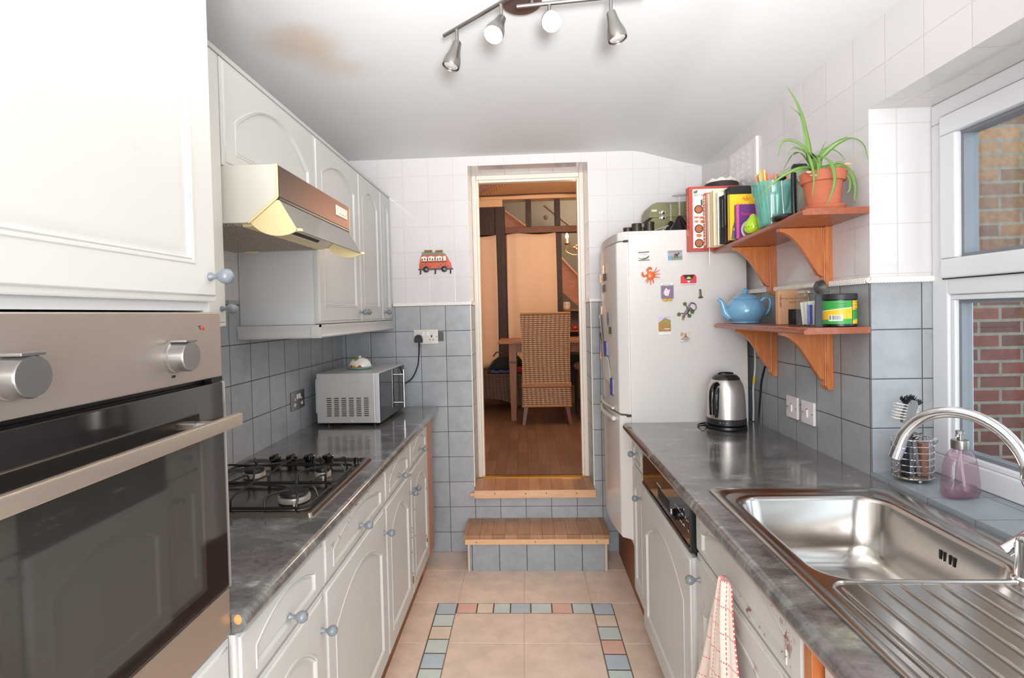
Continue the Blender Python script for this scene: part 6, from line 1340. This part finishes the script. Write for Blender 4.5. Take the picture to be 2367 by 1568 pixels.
# staircase behind the partition
pk_ = wood('pinkish_planks', (214, 152, 122), (196, 132, 104), .6, (1.5, 8, 8), 3)
sc_t = thing('staircase', 'pinkish plank-sided staircase sloping down behind the timber posts', 'staircase', (.4, 7.3, DF))
m = MB(); m.prism([(-.42, 3.00-.06), (-.28, 2.87), (.05, 2.62), (.12, 2.40), (.52, 2.175), (.80, 1.815), (.80, 1.45), (.5, 1.73), (-.05, 2.15), (-.42, 2.50)], 'Y', 7.28, 7.32); m.build('plank_side', pk_, sc_t)
m = MB(); m.tube([(-.30, 7.26, 2.88), (.06, 7.26, 2.60)], .014, 8); m.tube([(.50, 7.26, 2.185), (.84, 7.26, 1.80)], .016, 8); m.build('stringer_edge', plain('pale_pink_edge', (224, 166, 138), .6), sc_t)
m = MB(); m.tube([(.30, 7.4, 2.92), (.85, 7.4, 2.45)], .020, 10); MB().box(-.42, -.33, 7.285, 7.315, DF, 2.60).build('support_wall', pk_, sc_t); MB().box(.72, .80, 7.27, 7.33, DF, 1.86, .004).build('newel_post', pk_, sc_t)
m.build('handrail', plain('grey_brown_rail', (130, 116, 104), .6), sc_t); MB().sphere((.32, 7.45, 2.76), .032, (1, .5, 1), 14, 8).build('wall_boss', plain('brown_boss', (116, 92, 78), .6), sc_t)
# tall wicker dining chair seen from behind
def wicker(nm, a, b):
    t = NT(nm); o_ = t.coord('Object'); w1 = t.n('ShaderNodeTexWave', wave_type='BANDS', bands_direction='Z'); w1.inputs['Scale'].default_value = 16; w1.inputs['Distortion'].default_value = 1.2; w1.inputs['Detail'].default_value = 1; w1.inputs['Detail Scale'].default_value = 8; t.l(o_, w1.inputs[0])
    w2 = t.n('ShaderNodeTexWave', wave_type='BANDS', bands_direction='DIAGONAL'); w2.inputs['Scale'].default_value = 9; w2.inputs['Distortion'].default_value = .8; t.l(t.coord('Object', (1.7, 1.7, .12)), w2.inputs[0])
    f = t.math('MULTIPLY', t.smooth(w1.outputs['Fac'], .2, .75), t.math('ADD', .25, t.math('MULTIPLY', w2.outputs['Fac'], .75))); n = t.noise(40, o_, 3)
    t.set(col=t.mix(f, lin(b), t.mix(n, lin(a), tuple(x*.7 for x in lin(a)))), rough=.6); t.bump(f, .9, .012); return t.m
wk = wicker('woven_banana_leaf', (244, 204, 166), (128, 92, 68)); wk2 = wicker('grey_brown_wicker', (186, 156, 128), (96, 74, 58)); wkb = plain('woven_band', (160, 112, 74), .6, var=.3, scale=80, bump=.5)
legw = plain('reddish_chair_leg', (112, 62, 46), .4)
def chair(x, y, lb):
    c = thing('wicker_chair', lb, 'chair', (x, y, DF), 'tall wicker dining chairs')
    m = MB(); R = []
    for z, hw, yo, th in ((.175, .232, 0, .05), (.30, .230, 0, .05), (.425, .227, 0, .05), (.62, .226, -.005, .05), (.85, .229, -.020, .048), (1.05, .235, -.045, .045), (1.062, .232, -.047, .038)):
        R.append([(x+px_*hw, y+yo+(0 if q == 0 else th), DF+z) for px_, q in ((-1, 0), (-.5, 0), (0, 0), (.5, 0), (1, 0), (1, 1), (0, 1), (-1, 1))])
    m.loft(R); m.build('backrest', wk, c, angle=60)
    m = MB(); m.box(x-.232, x+.232, y+.05, y+.47, DF+.175, DF+.46, .012); m.build('seat', wk, c)
    MB().box(x-.234, x+.234, y-.006, y+.052, DF+.36, DF+.40, .006).build('woven_band', wkb, c); MB().box(x-.234, x+.234, y-.004, y+.052, DF+.170, DF+.188, .006).build('lower_edge', wkb, c); MB().box(x-.236, x+.236, y-.052, y+.004, DF+1.050, DF+1.068, .008).build('top_edge', wkb, c)
    for sx_ in (-1, 1):
        for yy, o2 in ((.03, -.015), (.43, .015)):
            l = MB(); l.loft([[(x+sx_*.195+a*.020, y+yy+b*.020, DF+.178) for a, b in ((-1, -1), (1, -1), (1, 1), (-1, 1))], [(x+sx_*.222+a*.014, y+yy+o2+b*.014, DF) for a, b in ((-1, -1), (1, -1), (1, 1), (-1, 1))]]); l.build('leg', legw, c)
    return c
ch = chair(.190, 5.075, 'tall wicker dining chair seen from behind in the middle of the doorway')
c2 = dup(ch, (.762, 5.085, DF), 'second tall wicker chair half hidden by the right door jamb')
# rustic table
tw_ = wood('rustic_table_wood', (178, 122, 88), (146, 98, 70), .5, (1.4, 10, 10), 4); twv = wood('rustic_leg_wood', (170, 114, 78), (140, 92, 62), .5, (10, 10, 1.2), 4)
tb_ = thing('dining_table', 'rustic wooden dining table behind the tall wicker chair', 'table', (.45, 5.75, DF))
MB().box(-.272, 1.15, 5.27, 5.98, 1.148, 1.176, .004).build('tabletop', tw_, tb_)
m = MB(); m.box(-.10, 1.06, 5.335, 5.36, 1.060, 1.148); m.box(-.10, 1.06, 5.87, 5.895, 1.060, 1.148); m.box(-.105, -.08, 5.34, 5.89, 1.060, 1.148); m.box(1.04, 1.065, 5.34, 5.89, 1.06, 1.148); m.build('apron', tw_, tb_)
for x in (-.130, 1.05):
    for y in (5.33, 5.88):
        l = MB(); l.loft([[(x+a*h_, y+b*h_, z) for a, b in ((-1, -1), (1, -1), (1, 1), (-1, 1))] for h_, z in ((.034, 1.150), (.036, .985), (.0365, .98), (.0365, .955), (.035, .95), (.024, DF))]); l = l.build('leg', twv, tb_)
        MB().box(x-.038, x+.038, y-.038, y+.038, .955, .980, .002).build('leg_band', plain('dark_leg_band', (92, 66, 50), .5), l)
# wicker bench with a bag on it
bn = thing('wicker_bench', 'low grey-brown wicker bench with arched apron behind the table', 'bench', (-.4, 6.05, DF))
MB().box(-.95, -.02, 6.00, 6.36, DF+.345, DF+.39, .02, 3).build('seat', wk2, bn)
m = MB(); A = [(-.95, DF+.36), (-.95, DF+.02), (-.90, DF+.02)] + [(-.90+.84*i/12, DF+.02+.10*sin(pi*i/12)) for i in range(1, 12)] + [(-.06, DF+.02), (-.02, DF+.02), (-.02, DF+.36)]
m.prism(A, 'Y', 6.005, 6.025); m.build('apron', wk2, bn)
MB().box(-.94, -.03, 6.03, 6.35, DF+.10, DF+.345, .01).build('frame', wk2, bn)
m = MB(); m.tube([(-.72, 5.95, DF+.40), (-.60, 5.95, DF+.55), (-.53, 5.95, DF+.75), (-.56, 6.0, DF+.95)], .020, 10, sub=5); m.build('arm_hoop', plain('dark_cane', (122, 84, 56), .5), bn)
for x in (-.93, -.045):
    for y in (6.02, 6.33): MB().box(x-.018, x+.018, y-.018, y+.018, DF, DF+.36).build('leg', legw, bn)
bg_ = thing('rucksack', 'dark green rucksack lying on the wicker bench', 'bag', (-.24, 6.17, DF+.391)); dg = plain('dark_green_canvas', (42, 48, 46), .75, var=.3, scale=30)
m = MB(); R = []
for f, w_, h_ in ((0, .03, .04), (.12, .10, .13), (.35, .13, .20), (.6, .13, .21), (.85, .12, .19), (1, .05, .10)):
    x = -.44+.42*f; R.append([(x, 6.17+w_*cos(a), DF+.393+h_*.5+h_*.5*sin(a)+(.01*sin(3*a) if 0 < f < 1 else 0)) for a in [2*pi*k/20 for k in range(20)]])
m.loft(R); m.build('body', dg, bg_, angle=70); m = MB(); m.tube([(-.37, 6.08, DF+.58), (-.32, 6.07, DF+.63), (-.25, 6.08, DF+.60)], .008, 8, sub=4); m.tube([(-.42, 6.08, DF+.41), (-.40, 6.05, DF+.48), (-.36, 6.05, DF+.52)], .009, 8, sub=4); m.build('strap', plain('grey_strap', (96, 98, 98), .6), bg_)
m = MB(); m.grid(lambda u, v: (-.40+.30*u, 6.01+.02*v, DF+.40+.028*v+.006*sin(u*20)), 14, 3); tag(m.build('blue_scarf', plain('blue_cloth', (84, 98, 148), .85, var=.2), solid=.004, fix=False), 'strip of blue cloth under the green rucksack', 'cloth')
tag(MB().sphere((-.07, 6.03, DF+.43), .045, (1.1, .6, .8), 16, 10).build('red_bundle', plain('red_white_fabric', (196, 60, 66), .8, var=.7, scale=60)), 'red patterned fabric bundle at the end of the bench', 'cloth')
# shelf unit, pot and cushion
su_ = thing('shelf_unit', 'small wooden shelf unit right of the wicker chair, with a drawer at its foot', 'shelf', (.66, 6.25, DF)); sw_ = wood('brown_shelf_wood', (150, 98, 62), (124, 78, 48), .5, (2, 8, 8), 4)
m = MB(); m.box(.44, 1.1, 6.16, 6.36, 1.462, 1.482); m.box(.44, 1.1, 6.16, 6.36, 1.222, 1.242); m.box(.44, .46, 6.16, 6.36, DF, 1.47); m.box(1.08, 1.1, 6.16, 6.36, DF, 1.47); m.box(.46, 1.08, 6.16, 6.36, .96, .98); m.build('frame', sw_, su_)
MB().box(.46, 1.08, 6.35, 6.36, DF+.2, 1.46).build('back_panel', plain('dark_back_panel', (96, 84, 74), .7), su_); d = MB().box(.465, 1.075, 6.15, 6.34, .985, 1.145, .003).build('drawer', plain('grey_wood_drawer', (150, 124, 108), .6, var=.15), su_); MB().sphere((.635, 6.145, 1.065), .014, (1, 1, 1), 12, 8).build('drawer_knob', M['black'], d)
pt = thing('ceramic_pot', 'small pale ceramic pot on top of the wooden shelf unit', 'pot', (.487, 6.24, 1.4825)); MB().lathe([(0, 0), (.030, 0), (.038, .012), (.040, .045), (.036, .078), (.038, .085), (.034, .085), (.032, .07), (0, .06)], (.487, 6.24, 1.4825), 28).build('body', plain('pale_ceramic', (222, 196, 178), .4, var=.1), pt)
m = MB(); [m.sphere((x, 6.205, 1.535), .006, (1, .5, 1), 10, 6) for x in (.472, .502)]; m.build('painted_eyes', plain('brown_paint', (120, 84, 64), .5), pt)
tag(MB().sphere((.575, 6.22, 1.268), .028, (1.3, .9, .9), 16, 10).build('red_bowl', plain('glossy_red', (196, 46, 46), .2)), 'small glossy red object on the middle shelf of the wooden unit', 'ornament')
m = MB(); m.sphere((.62, 5.74, .872), .055, (2.1, 1.6, 1.0), 24, 14); tag(m.build('cushion', plain('pink_patterned_cushion', (196, 150, 130), .85, var=.45, scale=70)), 'pink patterned cushion at the right edge of the doorway view', 'cushion')
bnc = MB(); bnc.box(.52, .95, 5.60, 5.84, DF, .815, .01); tag(bnc.build('stool', plain('dark_stool', (58, 46, 40), .7, var=.4, scale=40)), 'dark stool under the pink patterned cushion', 'stool')
# chandelier
cl = thing('chandelier', 'gilt candle chandelier with lit bulbs, cut by the right door jamb', 'chandelier', (.60, 5.0, 2.02)); gilt = plain('gilt_metal', (190, 128, 70), .3, .8, .2, 40); flame = NT('warm_candle_bulb'); flame.set(col=(1, .9, .7), ecol=(1, .70, .36), estr=40.0)
m = MB(); m.lathe([(0, -.05), (.02, -.04), (.035, .0), (.02, .03), (.012, .06), (.016, .09), (.006, .12), (.006, .40), (0, .40)], (.60, 5.0, 2.02), 20); m.cyl((.60, 5.0, 2.40), (.60, 5.0, 2.875), .004, None, 8); m.build('stem', gilt, cl)
for k in range(5):
    a = pi+2*pi*k/5; ex, ey = .60+.195*cos(a), 5.0+.195*sin(a); mx_, my_ = .60+.11*cos(a), 5.0+.11*sin(a)
    m = MB(); m.tube([(.60+.02*cos(a), 5.0+.02*sin(a), 2.03), (mx_, my_, 1.975), (ex+.01*cos(a), ey+.01*sin(a), 2.01), (ex, ey, 2.07)], .0045, 8, sub=6); m.lathe([(0, 0), (.008, .001), (.030, .012), (.032, .016), (.010, .008), (0, .008)], (ex, ey, 2.068), 20); ar = m.build('arm', gilt, cl)
    MB().cyl((ex, ey, 2.078), (ex, ey, 2.130), .011, .010, 14).build('candle_sleeve', plain('cream_candle', (236, 190, 130), .5), ar); MB().lathe([(0, 0), (.010, .002), (.014, .016), (.011, .032), (.004, .046), (0, .050)], (ex, ey, 2.130), 18).build('bulb', flame.m, ar)
    m = MB()
    for q in range(4): m.sphere((mx_+.02*cos(q*1.6), my_+.02*sin(q*1.6), 2.02+.012*q), .014, (1.3, .5, .8), 8, 6)
    m.build('leaf_ornament', gilt, ar)
light('chandelier_glow', 'POINT', (.60, 4.95, 2.20), 15, (1, .76, .54), shadow_soft_size=.16)
light('dining_fill', 'POINT', (.55, 4.15, 2.60), 21, (1, .80, .60), shadow_soft_size=.25)  # unseen fill added to brighten the dining room
light('hall_glow', 'POINT', (.9, 6.95, 2.95), 14, (1, .88, .74), shadow_soft_size=.2)

for o in bpy.data.objects:
    if '_r' in o: del o['_r']
